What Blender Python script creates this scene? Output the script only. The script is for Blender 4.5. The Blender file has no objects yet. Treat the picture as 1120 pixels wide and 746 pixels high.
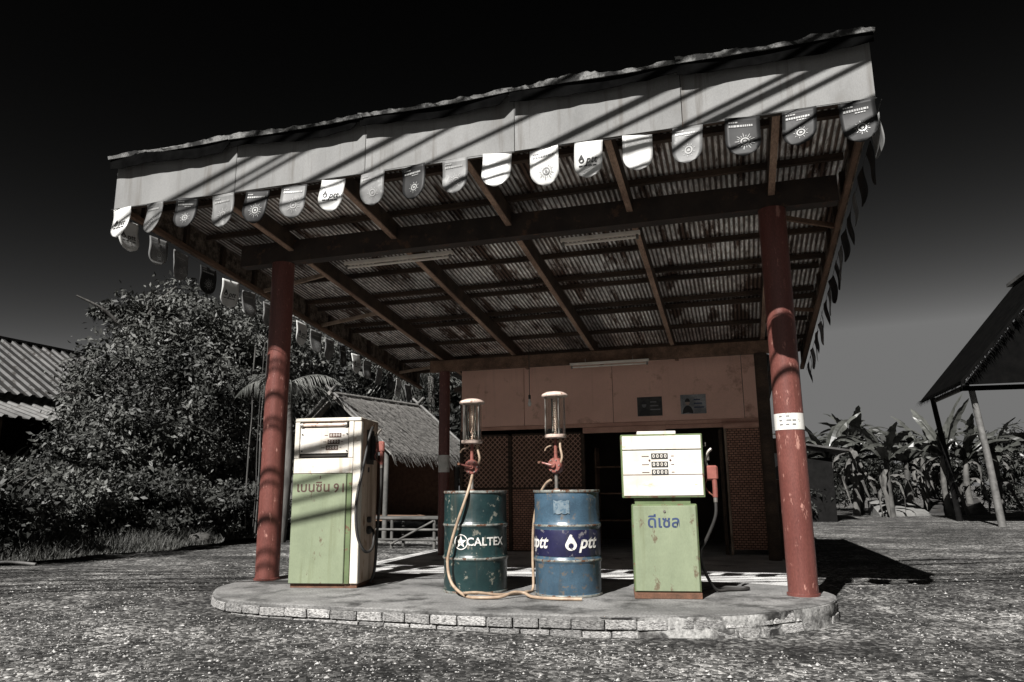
import bpy, math, random
import numpy as np
from mathutils import Vector, Matrix, noise
R = math.radians; PI = math.pi
rnd = random.Random(7)
sc = bpy.context.scene
C = sc.collection

# ------------------------------------------------------------------ camera
YAW, PITCH, ROLL, FPX = 0.2936, 0.1984, -0.0099, 806.56
cy, sy, cp, sp = math.cos(YAW), math.sin(YAW), math.cos(PITCH), math.sin(PITCH)
fw = Vector((-sy*cp, cy*cp, sp)); rt = Vector((cy, sy, 0)); up = rt.cross(fw)
rr = rt*math.cos(ROLL) + up*math.sin(ROLL); uu = -rt*math.sin(ROLL) + up*math.cos(ROLL)
cam_d = bpy.data.cameras.new('camera'); cam = bpy.data.objects.new('camera', cam_d); C.objects.link(cam)
m = Matrix((rr, uu, -fw)).transposed().to_4x4(); m.translation = Vector((0, 0, .9)); cam.matrix_world = m
cam_d.sensor_width = 36; cam_d.lens = FPX/1120*36; cam_d.clip_end = 2000; cam_d.clip_start = .05
sc.camera = cam
# ------------------------------------------------------------------ sky, sun, exposure
SUN = Vector((.15, .735, -.66)).normalized()          # direction the light travels
elev = math.asin(-SUN.z); azim = math.atan2(-SUN.x, -SUN.y)
w = bpy.data.worlds.new('World'); sc.world = w; w.use_nodes = True
nt = w.node_tree; bg = nt.nodes['Background']
sky = nt.nodes.new('ShaderNodeTexSky'); sky.sky_type = 'NISHITA'; sky.sun_disc = False
sky.sun_elevation = elev; sky.sun_rotation = azim; sky.dust_density = .5; sky.air_density = 1.0; sky.ozone_density = 1.0
# the photograph is a monochrome print shot through a deep red filter: keep the red record only, printed hard
sep = nt.nodes.new('ShaderNodeSeparateColor'); nt.links.new(sky.outputs[0], sep.inputs[0])
pw = nt.nodes.new('ShaderNodeMath'); pw.operation = 'POWER'; pw.inputs[1].default_value = 4.0
nt.links.new(sep.outputs[0], pw.inputs[0])
mn = nt.nodes.new('ShaderNodeMath'); mn.operation = 'MINIMUM'; mn.inputs[1].default_value = 128.; nt.links.new(pw.outputs[0], mn.inputs[0])
cmb = nt.nodes.new('ShaderNodeMix'); cmb.data_type = 'RGBA'; cmb.blend_type = 'MULTIPLY'; cmb.inputs[0].default_value = 1
nt.links.new(mn.outputs[0], cmb.inputs[6]); cmb.inputs[7].default_value = (.0078, .00775, .00765, 1)
nt.links.new(cmb.outputs[2], bg.inputs['Color']); bg.inputs['Strength'].default_value = .08
sl = bpy.data.lights.new('sun', 'SUN'); sl.energy = 5.0; sl.angle = R(.4); sl.color = (1, .975, .945)
so = bpy.data.objects.new('sun', sl); C.objects.link(so); so.rotation_euler = SUN.to_track_quat('-Z', 'Y').to_euler()
so.location = (-3, -14, 13)
vs = sc.view_settings; vs.view_transform = 'Standard'; vs.look = 'None'; vs.exposure = 1.1; vs.gamma = 1; vs.use_curve_mapping = False
sc.render.engine = 'CYCLES'; sc.cycles.max_bounces = 6; sc.cycles.diffuse_bounces = 4

# ------------------------------------------------------------------ materials
def hexmix(c, k): return tuple(min(1, x*k) for x in c[:3])
MATS = {}
# overall reflectance of each finish (scaled down to balance the raised exposure)
TONE = dict(fascia=.72, leaf=.82, leaf_dark=.8, leaf_pale=.82, banana_leaf=.8, grass=.8, red_paint=.76, green_paint=.74, green_frame=.7, cream_paint=.92, plate_white=.92,
            flag_white=.80, flag_grey=.72, flag_dark=.6, flag_print_light=.75, teal_drum=.82, blue_drum=.82, navy_band=.8, drum_steel=.8, thatch=.85, thatch_dark=.6, brick_white=.66,
            island_top=.62, render_cement=.7, bamboo=.8, roof_tin=.72, roof_pale=.72, grey_board=.4, hose_tan=.85, cap_sheet=.5, stone=.62, slab_pale=.75, dry_leaf=.8, white_band=.85, print_white=.85, cap_cream=.9)
def mat(name, c1, c2=None, scale=4., rough=.7, bump=0., bscale=40., metal=0., spec=.4, stretch=(1, 1, 1),
        lo=.35, hi=.65, wear=None, wth=.6, wscale=7., wsoft=.04, rv=0., detail=7., fine=0., fscale=90., wstretch=None, coat=0., streak=None, sth=.54, sscale=1.3, samt=.8, warp=0.):
    """noise-mixed base colour, optional chipped/stained second layer, fine grain, bump, per-object tint"""
    m = bpy.data.materials.new(name); m.use_nodes = True; t = m.node_tree; N = t.nodes; L = t.links
    b = N['Principled BSDF']; b.inputs['Roughness'].default_value = rough; b.inputs['Metallic'].default_value = metal
    b.inputs['Specular IOR Level'].default_value = spec
    if coat: b.inputs['Coat Weight'].default_value = coat
    c2 = c2 or hexmix(c1, .7); k_ = TONE.get(name, 1.)
    c1, c2 = hexmix(c1, k_), hexmix(c2, k_); wear = wear and hexmix(wear, k_); streak = streak and hexmix(streak, k_)
    tc = N.new('ShaderNodeTexCoord'); oi = N.new('ShaderNodeObjectInfo')
    ad = N.new('ShaderNodeVectorMath'); ad.operation = 'MULTIPLY_ADD'
    L.new(oi.outputs['Random'], ad.inputs[0]); ad.inputs[1].default_value = (37, 53, 71); L.new(tc.outputs['Object'], ad.inputs[2])
    def tex(sc_, st, det, rgh=.6):
        mp = N.new('ShaderNodeMapping'); mp.inputs['Scale'].default_value = st; L.new(ad.outputs[0], mp.inputs[0])
        n = N.new('ShaderNodeTexNoise'); n.inputs['Scale'].default_value = sc_; n.inputs['Detail'].default_value = det
        n.inputs['Roughness'].default_value = rgh; L.new(mp.outputs[0], n.inputs[0]); return n.outputs[0]
    def ramp(src, a, bb, ca, cb):
        r = N.new('ShaderNodeValToRGB'); L.new(src, r.inputs[0]); e = r.color_ramp.elements
        e[0].position = a; e[1].position = bb; e[0].color = (*ca[:3], 1); e[1].color = (*cb[:3], 1); return r.outputs[0]
    def mix(f, a, bb, mode='MIX'):
        x = N.new('ShaderNodeMix'); x.data_type = 'RGBA'; x.blend_type = mode
        for i, s in ((0, f), (6, a), (7, bb)):
            if hasattr(s, 'node'): L.new(s, x.inputs[i])
            else: x.inputs[i].default_value = s if i == 0 else (*s[:3], 1)
        return x.outputs[2]
    col = ramp(tex(scale, stretch, detail), lo, hi, c1, c2)
    if fine:
        col = mix(1., col, ramp(tex(fscale, stretch, 3), .3, .7, (1-fine,)*3, (1+fine*.6,)*3), 'MULTIPLY')
    if streak:
        sf = ramp(tex(sscale, (9, 9, .55), 6, .6), sth, sth+.12, (0, 0, 0), (samt, samt, samt)); col = mix(sf, col, streak)
    if wear:
        wth = .5+(wth-.5)*.62
        wf = ramp(tex(wscale, wstretch or stretch, 9, .68), wth, wth+wsoft, (0, 0, 0), (1, 1, 1))
        col = mix(wf, col, wear)
        rg = N.new('ShaderNodeMapRange'); L.new(wf, rg.inputs[0]); rg.inputs[3].default_value = rough; rg.inputs[4].default_value = .9
        L.new(rg.outputs[0], b.inputs['Roughness'])
    if rv:
        mr = N.new('ShaderNodeMapRange'); L.new(oi.outputs['Random'], mr.inputs[0]); mr.inputs[3].default_value = 1-rv; mr.inputs[4].default_value = 1+rv
        cc = N.new('ShaderNodeCombineColor')
        for i in range(3): L.new(mr.outputs[0], cc.inputs[i])
        col = mix(1., col, cc.outputs[0], 'MULTIPLY')
    L.new(col, b.inputs['Base Color'])
    if bump:
        bp = N.new('ShaderNodeBump'); bp.inputs['Strength'].default_value = bump; bp.inputs['Distance'].default_value = .01
        L.new(tex(bscale, stretch, 5), bp.inputs['Height'])
        if warp:
            b2 = N.new('ShaderNodeBump'); b2.inputs['Strength'].default_value = warp; b2.inputs['Distance'].default_value = .05
            L.new(tex(4.5, (1, 1, 1), 2), b2.inputs['Height']); L.new(bp.outputs[0], b2.inputs['Normal']); L.new(b2.outputs[0], b.inputs['Normal'])
        else: L.new(bp.outputs[0], b.inputs['Normal'])
    MATS[name] = m
    return m
M_ = MATS
mat('red_paint', (.19, .070, .057), (.135, .046, .038), 3, .34, .12, 60, wear=(.40, .20, .16), wth=.66, wscale=22, wsoft=.05, fine=.25, fscale=120, stretch=(1, 1, .35), streak=(.10, .036, .028), sth=.53, samt=.75)
mat('dark_red_paint', (.17, .04, .03), (.10, .03, .022), 4, .5, .15, 50, wear=(.09, .035, .02), wth=.6, wscale=9, fine=.2)
mat('white_band', (.72, .70, .66), (.55, .54, .5), 8, .6, wear=(.3, .25, .2), wth=.66, wscale=20)
mat('cream_paint', (.66, .625, .56), (.52, .48, .41), 5, .42, .05, 30, wear=(.34, .21, .13), wth=.69, wscale=12, wsoft=.08, fine=.08, stretch=(1, 1, .6), streak=(.40, .30, .21), sth=.55, samt=.55, warp=.1)
mat('cream_side', (.58, .47, .37), (.42, .32, .24), 5, .5, .08, 30, wear=(.2, .11, .06), wth=.62, wscale=9, wsoft=.08, fine=.12, stretch=(1, 1, .4), streak=(.20, .13, .085), sth=.50, samt=.7, warp=.12)
mat('green_paint', (.265, .305, .20), (.21, .245, .16), 3.2, .38, .05, 30, wear=(.13, .105, .065), wth=.66, wscale=8, wsoft=.05, fine=.08, stretch=(1, 1, .55), streak=(.17, .19, .11), sth=.55, samt=.6, warp=.12)
mat('green_frame', (.16, .21, .10), (.11, .15, .07), 6, .45, wear=(.14, .08, .045), wth=.6, wscale=14)
mat('plate_white', (.68, .65, .60), (.52, .48, .42), 6, .32, wear=(.42, .31, .22), wth=.68, wscale=9, wsoft=.1, stretch=(.6, 1, 1), bump=.04, bscale=30, streak=(.46, .37, .28), sth=.55, samt=.5, warp=.10)
mat('dark_gap', (.03, .025, .02), (.015, .013, .011), 8, .8)
mat('print_brown', (.075, .034, .023), (.05, .024, .018), 8, .6)
mat('print_navy', (.025, .045, .11), (.02, .03, .07), 8, .6)
mat('print_black', (.03, .028, .026), (.02, .02, .02), 8, .6)
mat('rubber', (.018, .017, .016), (.03, .028, .026), 12, .55, .1, 80)
mat('red_metal', (.23, .078, .062), (.15, .05, .04), 12, .45, .1, 60, wear=(.12, .05, .03), wth=.62, wscale=20)
mat('steel', (.35, .33, .3), (.2, .18, .16), 12, .4, .05, 60, metal=.7)
mat('rust', (.13, .06, .035), (.07, .035, .02), 10, .85, .3, 60, fine=.3)
mat('teal_drum', (.012, .036, .036), (.008, .024, .026), 4, .36, .12, 12, wear=(.15, .15, .12), wth=.63, wscale=11, wsoft=.03, fine=.2, spec=.55, streak=(.045, .045, .036), sth=.55, samt=.7, warp=.25)
mat('blue_drum', (.056, .105, .15), (.036, .068, .10), 5, .34, .12, 12, wear=(.10, .085, .07), wth=.62, wscale=13, wsoft=.05, fine=.2, spec=.55, streak=(.05, .055, .055), sth=.55, samt=.7, warp=.25)
mat('navy_band', (.014, .014, .055), (.010, .010, .036), 5, .36, .08, 12, wear=(.13, .12, .13), wth=.64, wscale=12, wsoft=.04, fine=.2, spec=.55, streak=(.03, .03, .035), sth=.55, samt=.6, warp=.2)
mat('drum_steel', (.34, .35, .32), (.12, .13, .12), 22, .45, .1, 60, wear=(.12, .06, .035), wth=.55, wscale=14, metal=.3)
mat('print_white', (.72, .70, .66), (.55, .53, .49), 14, .55, wear=(.10, .11, .11), wth=.64, wscale=26, wsoft=.03)
mat('print_worn', (.14, .175, .195), (.08, .115, .14), 14, .6, wear=(.045, .085, .12), wth=.49, wscale=20, wsoft=.08)
mat('hose_tan', (.38, .285, .20), (.24, .17, .12), 18, .5, .1, 80)
mat('cap_cream', (.62, .50, .43), (.48, .37, .31), 14, .5, wear=(.25, .14, .1), wth=.62, wscale=25, streak=(.3, .2, .15), sth=.54)
mat('fascia', (.275, .275, .269), (.185, .185, .181), 1.6, .8, .06, 60, wear=(.20, .195, .185), wth=.63, wscale=3.2, wsoft=.14, fine=.12, fscale=160, stretch=(1, 1, .45), rv=.05, streak=(.13, .12, .108), sth=.535, samt=.7)
mat('fascia_inside', (.20, .155, .12), (.055, .04, .03), 11, .9, .3, 60, lo=.4, hi=.6, fine=.5, fscale=40)
mat('cap_sheet', (.025, .025, .024), (.34, .34, .33), 5, .9, .4, 60, lo=.46, hi=.56, fine=.5)
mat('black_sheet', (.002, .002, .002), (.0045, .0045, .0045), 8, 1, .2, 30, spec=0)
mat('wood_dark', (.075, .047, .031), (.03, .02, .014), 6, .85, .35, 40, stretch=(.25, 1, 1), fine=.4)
mat('wood_brown', (.21, .125, .082), (.085, .05, .032), 6, .85, .35, 40, stretch=(1, .2, 1), fine=.35)
mat('rafter_lit_edge', (.42, .28, .20), (.19, .115, .08), 6, .85, .35, 40, stretch=(1, .2, 1), fine=.4)  # pale tone stands for light on the rafter undersides
mat('wood_pale', (.40, .30, .225), (.20, .14, .10), 7, .85, .3, 40, fine=.35)
mat('beam_black', (.04, .027, .020), (.02, .014, .011), 5, .7, .3, 40, wear=(.10, .055, .035), wth=.60, wscale=7, wsoft=.1)
mat('corrugated', (.88, .86, .83), (.60, .55, .51), 1.3, .62, .15, 70, wear=(.12, .075, .055), wth=.545, wscale=2.6, wsoft=.06, stretch=(1.6, .30, 1), fine=.6, fscale=22, rv=.42)
mat('roof_tin', (.075, .073, .071), (.028, .0275, .027), 2, .6, .1, 60, metal=.25, wear=(.04, .036, .032), wth=.56, wscale=5, wsoft=.08, rv=.25)
mat('roof_pale', (.15, .148, .143), (.07, .069, .067), 2, .7, .1, 60, wear=(.08, .075, .07), wth=.58, wscale=5, wsoft=.1, rv=.15)
mat('salmon_wall', (.80, .50, .40), (.70, .43, .34), 1.3, .8, .04, 40, wear=(.32, .17, .12), wth=.63, wscale=2.5, wsoft=.15, fine=.08, rv=.04, streak=(.38, .22, .17), sth=.58, samt=.2)
mat('salmon_trim', (.60, .35, .265), (.46, .25, .19), 3, .75, .05, 40, fine=.15)
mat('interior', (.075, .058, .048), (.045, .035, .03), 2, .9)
mat('lattice', (.58, .36, .27), (.42, .25, .18), 9, .75, fine=.2)
mat('woven_back', (.10, .06, .042), (.06, .036, .026), 12, .9, .2)
mat('lamp_white', (.80, .74, .66), (.66, .58, .5), 6, .5)
mat('island_top', (.34, .335, .325), (.17, .168, .163), 2.2, .88, .35, 45, lo=.36, hi=.62, wear=(.05, .049, .047), wth=.515, wscale=1.9, wsoft=.12, fine=.45, fscale=60)
mat('concrete', (.58, .575, .56), (.34, .337, .33), 2.2, .88, .35, 45, lo=.34, hi=.66, wear=(.075, .072, .07), wth=.60, wscale=2.6, wsoft=.12, fine=.45, fscale=60)
mat('render_cement', (.42, .415, .40), (.075, .073, .07), 4.2, .9, .7, 30, lo=.44, hi=.56, wear=(.022, .0215, .021), wth=.55, wscale=2.6, wsoft=.05, fine=.5, fscale=50)
mat('brick_white', (.60, .59, .57), (.22, .215, .21), 9, .9, .5, 40, lo=.40, hi=.60, wear=(.045, .043, .041), wth=.545, wscale=10, wsoft=.07, fine=.45, rv=.42)
mat('mortar', (.12, .118, .115), (.05, .05, .048), 12, .95, .5, 60)
mat('bark', (.11, .105, .098), (.045, .043, .04), 8, .9, .5, 20, stretch=(1, 1, .3))
mat('leaf', (.024, .025, .023), (.092, .094, .087), .9, .55, spec=.3, rv=.2, lo=.40, hi=.60)
mat('leaf_dark', (.016, .017, .015), (.050, .051, .047), .9, .55, spec=.3, rv=.2, lo=.40, hi=.60)
mat('leaf_pale', (.05, .052, .047), (.20, .202, .19), 1.0, .55, spec=.3, rv=.2, lo=.40, hi=.60)
mat('banana_leaf', (.026, .027, .024), (.07, .072, .065), 2.0, .38, spec=.5, rv=.45)
mat('dry_leaf', (.11, .107, .10), (.045, .044, .041), 4, .8, rv=.3)
mat('grass', (.03, .031, .028), (.08, .08, .073), .7, .6, rv=.2)
mat('thatch', (.25, .24, .225), (.10, .096, .09), 14, .9, .4, 50, fine=.4)
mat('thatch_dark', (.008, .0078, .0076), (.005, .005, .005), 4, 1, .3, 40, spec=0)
mat('grey_board', (.018, .0175, .017), (.009, .0088, .0086), 5, .95, .2, 30, spec=.1)
mat('bamboo', (.16, .157, .15), (.075, .073, .07), 6, .6, .1, 50)
mat('flag_white', (.76, .76, .74), (.60, .60, .58), 5, .35, wear=(.40, .40, .39), wth=.64, wscale=6, wsoft=.15, spec=.5)
mat('flag_grey', (.24, .24, .236), (.12, .12, .118), 6, .5, wear=(.47, .47, .46), wth=.60, wscale=7, wsoft=.15, spec=.3)
mat('flag_dark', (.030, .030, .030), (.016, .016, .016), 6, .55, wear=(.10, .10, .10), wth=.63, wscale=7, wsoft=.15, spec=.25)
mat('flag_print_light', (.42, .42, .41), (.28, .28, .275), 9, .4)
mat('flag_print_mid', (.20, .20, .20), (.13, .13, .13), 9, .4)
mat('flag_back', (.15, .15, .147), (.09, .09, .088), 5, .5, rv=.3)
mat('cable', (.02, .02, .02), (.03, .03, .03), 5, .6)
mat('poster_dark', (.025, .024, .022), (.06, .055, .05), 14, .4, fine=.5)
mat('poster_pale', (.36, .36, .36), (.16, .165, .17), 5, .4, fine=.3)
mat('skin_print', (.36, .28, .23), (.30, .22, .18), 8, .5)
mat('utility_concrete', (.3, .3, .29), (.2, .2, .19), 4, .9, .2)
mat('slab_pale', (.20, .198, .19), (.11, .109, .105), 2, .9, .2, 30)
mat('stone', (.62, .61, .59), (.07, .069, .066), 20, .9, .4, 60, lo=.40, hi=.54)
mat('bulb_glass', (.7, .68, .64), (.6, .58, .55), 5, .15)
g = bpy.data.materials.new('clear_glass'); g.use_nodes = True; b = g.node_tree.nodes['Principled BSDF']
b.inputs['Base Color'].default_value = (.93, .92, .88, 1); b.inputs['Roughness'].default_value = .04
b.inputs['Transmission Weight'].default_value = 1; b.inputs['IOR'].default_value = 1.3; M_['clear_glass'] = g

def ground_material():
    m = bpy.data.materials.new('gravel_ground'); m.use_nodes = True; t = m.node_tree; N = t.nodes; L = t.links
    b = N['Principled BSDF']; b.inputs['Roughness'].default_value = .92; b.inputs['Specular IOR Level'].default_value = .25
    tc = N.new('ShaderNodeTexCoord')
    def noise_(s, d, r=.6, st=(1, 1, 1)):
        mp = N.new('ShaderNodeMapping'); mp.inputs['Scale'].default_value = st; L.new(tc.outputs['Object'], mp.inputs[0])
        n = N.new('ShaderNodeTexNoise'); n.inputs['Scale'].default_value = s; n.inputs['Detail'].default_value = d; n.inputs['Roughness'].default_value = r
        L.new(mp.outputs[0], n.inputs[0]); return n.outputs[0]
    def ramp(src, pts):
        r = N.new('ShaderNodeValToRGB'); L.new(src, r.inputs[0]); e = r.color_ramp.elements
        while len(e) < len(pts): e.new(.5)
        for q, (p, v) in zip(e, pts): q.position = p; q.color = (v, v*.995, v*.985, 1)
        return r.outputs[0]
    def mul(a, bb):
        x = N.new('ShaderNodeMix'); x.data_type = 'RGBA'; x.blend_type = 'MULTIPLY'; x.inputs[0].default_value = 1
        L.new(a, x.inputs[6]); L.new(bb, x.inputs[7]); return x.outputs[2]
    big = ramp(noise_(.62, 6, .62, (.55, 1.25, 1)), [(.34, .021), (.48, .044), (.64, .088)])
    mid = ramp(noise_(3.2, 6, .7), [(.34, .25), (.5, .9), (.66, 1.9)])
    vo = N.new('ShaderNodeTexVoronoi'); vo.inputs['Scale'].default_value = 34; L.new(tc.outputs['Object'], vo.inputs[0])
    bw = N.new('ShaderNodeRGBToBW'); L.new(vo.outputs['Color'], bw.inputs[0])
    peb = ramp(bw.outputs[0], [(.15, .22), (.5, .75), (.90, 3.4)])
    fine = ramp(noise_(75, 4, .75), [(.36, .35), (.62, 1.75)])
    L.new(mul(mul(big, mid), mul(peb, fine)), b.inputs['Base Color'])
    n2 = noise_(38, 6, .75)
    ma = N.new('ShaderNodeMath'); ma.operation = 'SUBTRACT'; L.new(n2, ma.inputs[0]); L.new(vo.outputs['Distance'], ma.inputs[1])
    bp = N.new('ShaderNodeBump'); bp.inputs['Strength'].default_value = .8; bp.inputs['Distance'].default_value = .012
    L.new(ma.outputs[0], bp.inputs['Height']); L.new(bp.outputs[0], b.inputs['Normal'])
    M_['ground'] = m
ground_material()
def weave_material():
    m = bpy.data.materials.new('weave'); m.use_nodes = True; t = m.node_tree; N = t.nodes; L = t.links
    b = N['Principled BSDF']; b.inputs['Roughness'].default_value = .8
    tc = N.new('ShaderNodeTexCoord'); mp = N.new('ShaderNodeMapping'); mp.inputs['Rotation'].default_value = (R(90), 0, 0)
    L.new(tc.outputs['Object'], mp.inputs[0])
    br = N.new('ShaderNodeTexBrick'); br.inputs['Scale'].default_value = 1; br.inputs['Brick Width'].default_value = .066; br.inputs['Row Height'].default_value = .036
    br.inputs['Mortar Size'].default_value = .006; br.inputs['Mortar Smooth'].default_value = .3
    br.inputs['Color1'].default_value = (.50, .27, .19, 1); br.inputs['Color2'].default_value = (.34, .175, .12, 1); br.inputs['Mortar'].default_value = (.035, .02, .014, 1)
    L.new(mp.outputs[0], br.inputs[0]); L.new(br.outputs[0], b.inputs['Base Color'])
    bp = N.new('ShaderNodeBump'); bp.invert = True; bp.inputs['Strength'].default_value = .8; bp.inputs['Distance'].default_value = .01
    L.new(br.outputs['Fac'], bp.inputs['Height']); L.new(bp.outputs[0], b.inputs['Normal']); M_['weave'] = m
weave_material()
def wave_shading():
    # shade of the troughs painted into the sheet colour, broken up by noise
    t = M_['corrugated'].node_tree; N = t.nodes; L = t.links; b = N['Principled BSDF']; src = b.inputs['Base Color'].links[0].from_socket
    tc = N.new('ShaderNodeTexCoord'); sx = N.new('ShaderNodeSeparateXYZ'); L.new(tc.outputs['Object'], sx.inputs[0])
    a = N.new('ShaderNodeMath'); a.operation = 'MULTIPLY_ADD'; a.inputs[1].default_value = 2*PI/.052; a.inputs[2].default_value = 5.785*2*PI/.052; L.new(sx.outputs[0], a.inputs[0])
    c = N.new('ShaderNodeMath'); c.operation = 'COSINE'; L.new(a.outputs[0], c.inputs[0])
    n = N.new('ShaderNodeTexNoise'); n.inputs['Scale'].default_value = 1.7; n.inputs['Detail'].default_value = 6; L.new(tc.outputs['Object'], n.inputs[0])
    d = N.new('ShaderNodeMath'); d.operation = 'MULTIPLY_ADD'; L.new(n.outputs[0], d.inputs[0]); d.inputs[1].default_value = 2.4; d.inputs[2].default_value = -1.2
    e = N.new('ShaderNodeMath'); e.operation = 'ADD'; L.new(c.outputs[0], e.inputs[0]); L.new(d.outputs[0], e.inputs[1])
    r = N.new('ShaderNodeValToRGB'); mr = N.new('ShaderNodeMapRange'); mr.inputs[1].default_value = -1; mr.inputs[2].default_value = 1; L.new(e.outputs[0], mr.inputs[0]); L.new(mr.outputs[0], r.inputs[0])
    q = r.color_ramp.elements; q[0].position = .25; q[0].color = (.16, .12, .10, 1); q[1].position = .7; q[1].color = (1, 1, 1, 1)
    x = N.new('ShaderNodeMix'); x.data_type = 'RGBA'; x.blend_type = 'MULTIPLY'; x.inputs[0].default_value = 1; L.new(src, x.inputs[6]); L.new(r.outputs[0], x.inputs[7]); L.new(x.outputs[2], b.inputs['Base Color'])
wave_shading()

# ------------------------------------------------------------------ mesh helpers
class MB:
    def __init__(s): s.v = []; s.f = []
    def add(s, vs, fs):
        o = len(s.v); s.v += [tuple(q) for q in vs]; s.f += [tuple(i+o for i in f) for f in fs]; return s
    def box(s, x0, x1, y0, y1, z0, z1, ch=0.):
        if ch <= 0:
            return s.add([(x0, y0, z0), (x1, y0, z0), (x1, y1, z0), (x0, y1, z0), (x0, y0, z1), (x1, y0, z1), (x1, y1, z1), (x0, y1, z1)],
                         [(0, 3, 2, 1), (4, 5, 6, 7), (0, 1, 5, 4), (1, 2, 6, 5), (2, 3, 7, 6), (3, 0, 4, 7)])
        vs = {}; pts = []
        for sx, X in ((-1, x0), (1, x1)):
            for sy_, Y in ((-1, y0), (1, y1)):
                for sz, Z in ((-1, z0), (1, z1)):
                    for a in range(3):
                        p = [X-sx*ch, Y-sy_*ch, Z-sz*ch]; p[a] = (X, Y, Z)[a]
                        vs[(sx, sy_, sz, a)] = len(pts); pts.append(tuple(p))
        fs = []
        cy4 = ((-1, -1), (1, -1), (1, 1), (-1, 1))
        for a in range(3):
            b_, c_ = (a+1) % 3, (a+2) % 3
            for sg in (-1, 1):
                q = []
                for (u, v) in cy4:
                    k = [0, 0, 0]; k[a] = sg; k[b_] = u; k[c_] = v; q.append(vs[(*k, a)])
                fs.append(tuple(q if sg > 0 else q[::-1]))
            for u in (-1, 1):                                   # edge chamfers along axis a
                for v in (-1, 1):
                    def key(e, ax):
                        k = [0, 0, 0]; k[a] = e; k[b_] = u; k[c_] = v; return vs[(*k, ax)]
                    q = (key(-1, b_), key(1, b_), key(1, c_), key(-1, c_)); fs.append(q if u*v > 0 else q[::-1])
        for sx in (-1, 1):
            for sy_ in (-1, 1):
                for sz in (-1, 1):
                    q = tuple(vs[(sx, sy_, sz, a)] for a in range(3)); fs.append(q if sx*sy_*sz > 0 else q[::-1])
        return s.add(pts, fs)
    def bar(s, p, q, wd, h=None, roll=0.):
        """rectangular bar from p to q"""
        p, q = Vector(p), Vector(q); h = h or wd; d = (q-p).normalized()
        a = d.cross(Vector((0, 0, 1)));
        if a.length < 1e-3: a = Vector((1, 0, 0))
        a.normalize(); b_ = a.cross(d)
        if roll: a, b_ = a*math.cos(roll)+b_*math.sin(roll), b_*math.cos(roll)-a*math.sin(roll)
        vs = [e+a*i*wd/2+b_*j*h/2 for e in (p, q) for i, j in ((-1, -1), (1, -1), (1, 1), (-1, 1))]
        return s.add(vs, [(0, 1, 2, 3), (7, 6, 5, 4), (0, 4, 5, 1), (1, 5, 6, 2), (2, 6, 7, 3), (3, 7, 4, 0)])
    def tube(s, pts, r, n=8, caps=True):
        pts = [Vector(p) for p in pts]; rs = r if isinstance(r, (list, tuple)) else [r]*len(pts)
        o = []; a = None
        for i, p in enumerate(pts):
            d = (pts[min(i+1, len(pts)-1)]-pts[max(i-1, 0)]).normalized()
            if a is None:
                a = d.cross(Vector((0, 0, 1)))
                if a.length < 1e-3: a = d.cross(Vector((1, 0, 0)))
            a = (a-d*a.dot(d)).normalized(); b_ = d.cross(a)
            o += [p+(a*math.cos(2*PI*k/n)+b_*math.sin(2*PI*k/n))*rs[i] for k in range(n)]
        f = [(i*n+k, i*n+(k+1) % n, (i+1)*n+(k+1) % n, (i+1)*n+k) for i in range(len(pts)-1) for k in range(n)]
        if caps: f += [tuple(range(n))[::-1], tuple(range((len(pts)-1)*n, len(pts)*n))]
        return s.add(o, f)
    def lathe(s, prof, n=32, c=(0, 0, 0), axis='z', cap=True):
        o = []
        for r_, h in prof:
            for k in range(n):
                t = 2*PI*k/n; q = (r_*math.cos(t), r_*math.sin(t), h)
                if axis == 'y': q = (q[0], h, -q[1])
                if axis == 'x': q = (h, q[0], q[1])
                o.append((q[0]+c[0], q[1]+c[1], q[2]+c[2]))
        f = [(i*n+k, i*n+(k+1) % n, (i+1)*n+(k+1) % n, (i+1)*n+k) for i in range(len(prof)-1) for k in range(n)]
        if cap: f += [tuple(range(n))[::-1], tuple(range((len(prof)-1)*n, len(prof)*n))]
        return s.add(o, f)
    def prism(s, poly, z0, z1):
        n = len(poly)
        return s.add([(x, y, z0) for x, y in poly]+[(x, y, z1) for x, y in poly],
                     [tuple(range(n))[::-1], tuple(range(n, 2*n))]+[(i, (i+1) % n, n+(i+1) % n, n+i) for i in range(n)])
    def mesh(s, name):
        me = bpy.data.meshes.new(name); me.from_pydata(s.v, [], s.f); return me
    def build(s, name, m, parent=None, smooth=None, jitter=None):
        if jitter: s.v = [jitter(Vector(q)) for q in s.v]
        return obj(name, s.mesh(name), m, parent, smooth)
def obj(name, me, m, parent=None, smooth=None, loc=None, rot=None):
    if m and not me.materials: me.materials.append(M_[m] if isinstance(m, str) else m)
    if smooth:
        me.polygons.foreach_set('use_smooth', [True]*len(me.polygons)); me.set_sharp_from_angle(angle=R(smooth))
    o = bpy.data.objects.new(name, me); C.objects.link(o)
    if parent: o.parent = parent
    if loc: o.location = loc
    if rot: o.rotation_euler = rot
    return o
def tag(o, label, cat, group=None, kind=None):
    if label: o['label'] = label
    if cat: o['category'] = cat
    if group: o['group'] = group
    if kind: o['kind'] = kind
    return o
def thing(name, label, cat, loc=(0, 0, 0), rz=0., group=None):
    o = bpy.data.objects.new(name, None); C.objects.link(o); o.location = loc; o.rotation_euler = (0, 0, rz); o.empty_display_size = .1
    return tag(o, label, cat, group)
def struct(o): o['kind'] = 'structure'; return o
def spline(pts, n=10):
    pts = [Vector(p) for p in pts]; P = [pts[0]]+pts+[pts[-1]]; o = []
    for i in range(1, len(P)-2):
        for k in range(n):
            t = k/n; a, b_, c_, d = P[i-1], P[i], P[i+1], P[i+2]
            o.append(.5*((2*b_)+(c_-a)*t+(2*a-5*b_+4*c_-d)*t*t+(3*b_-a-3*c_+d)*t**3))
    return o+[pts[-1]]
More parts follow.
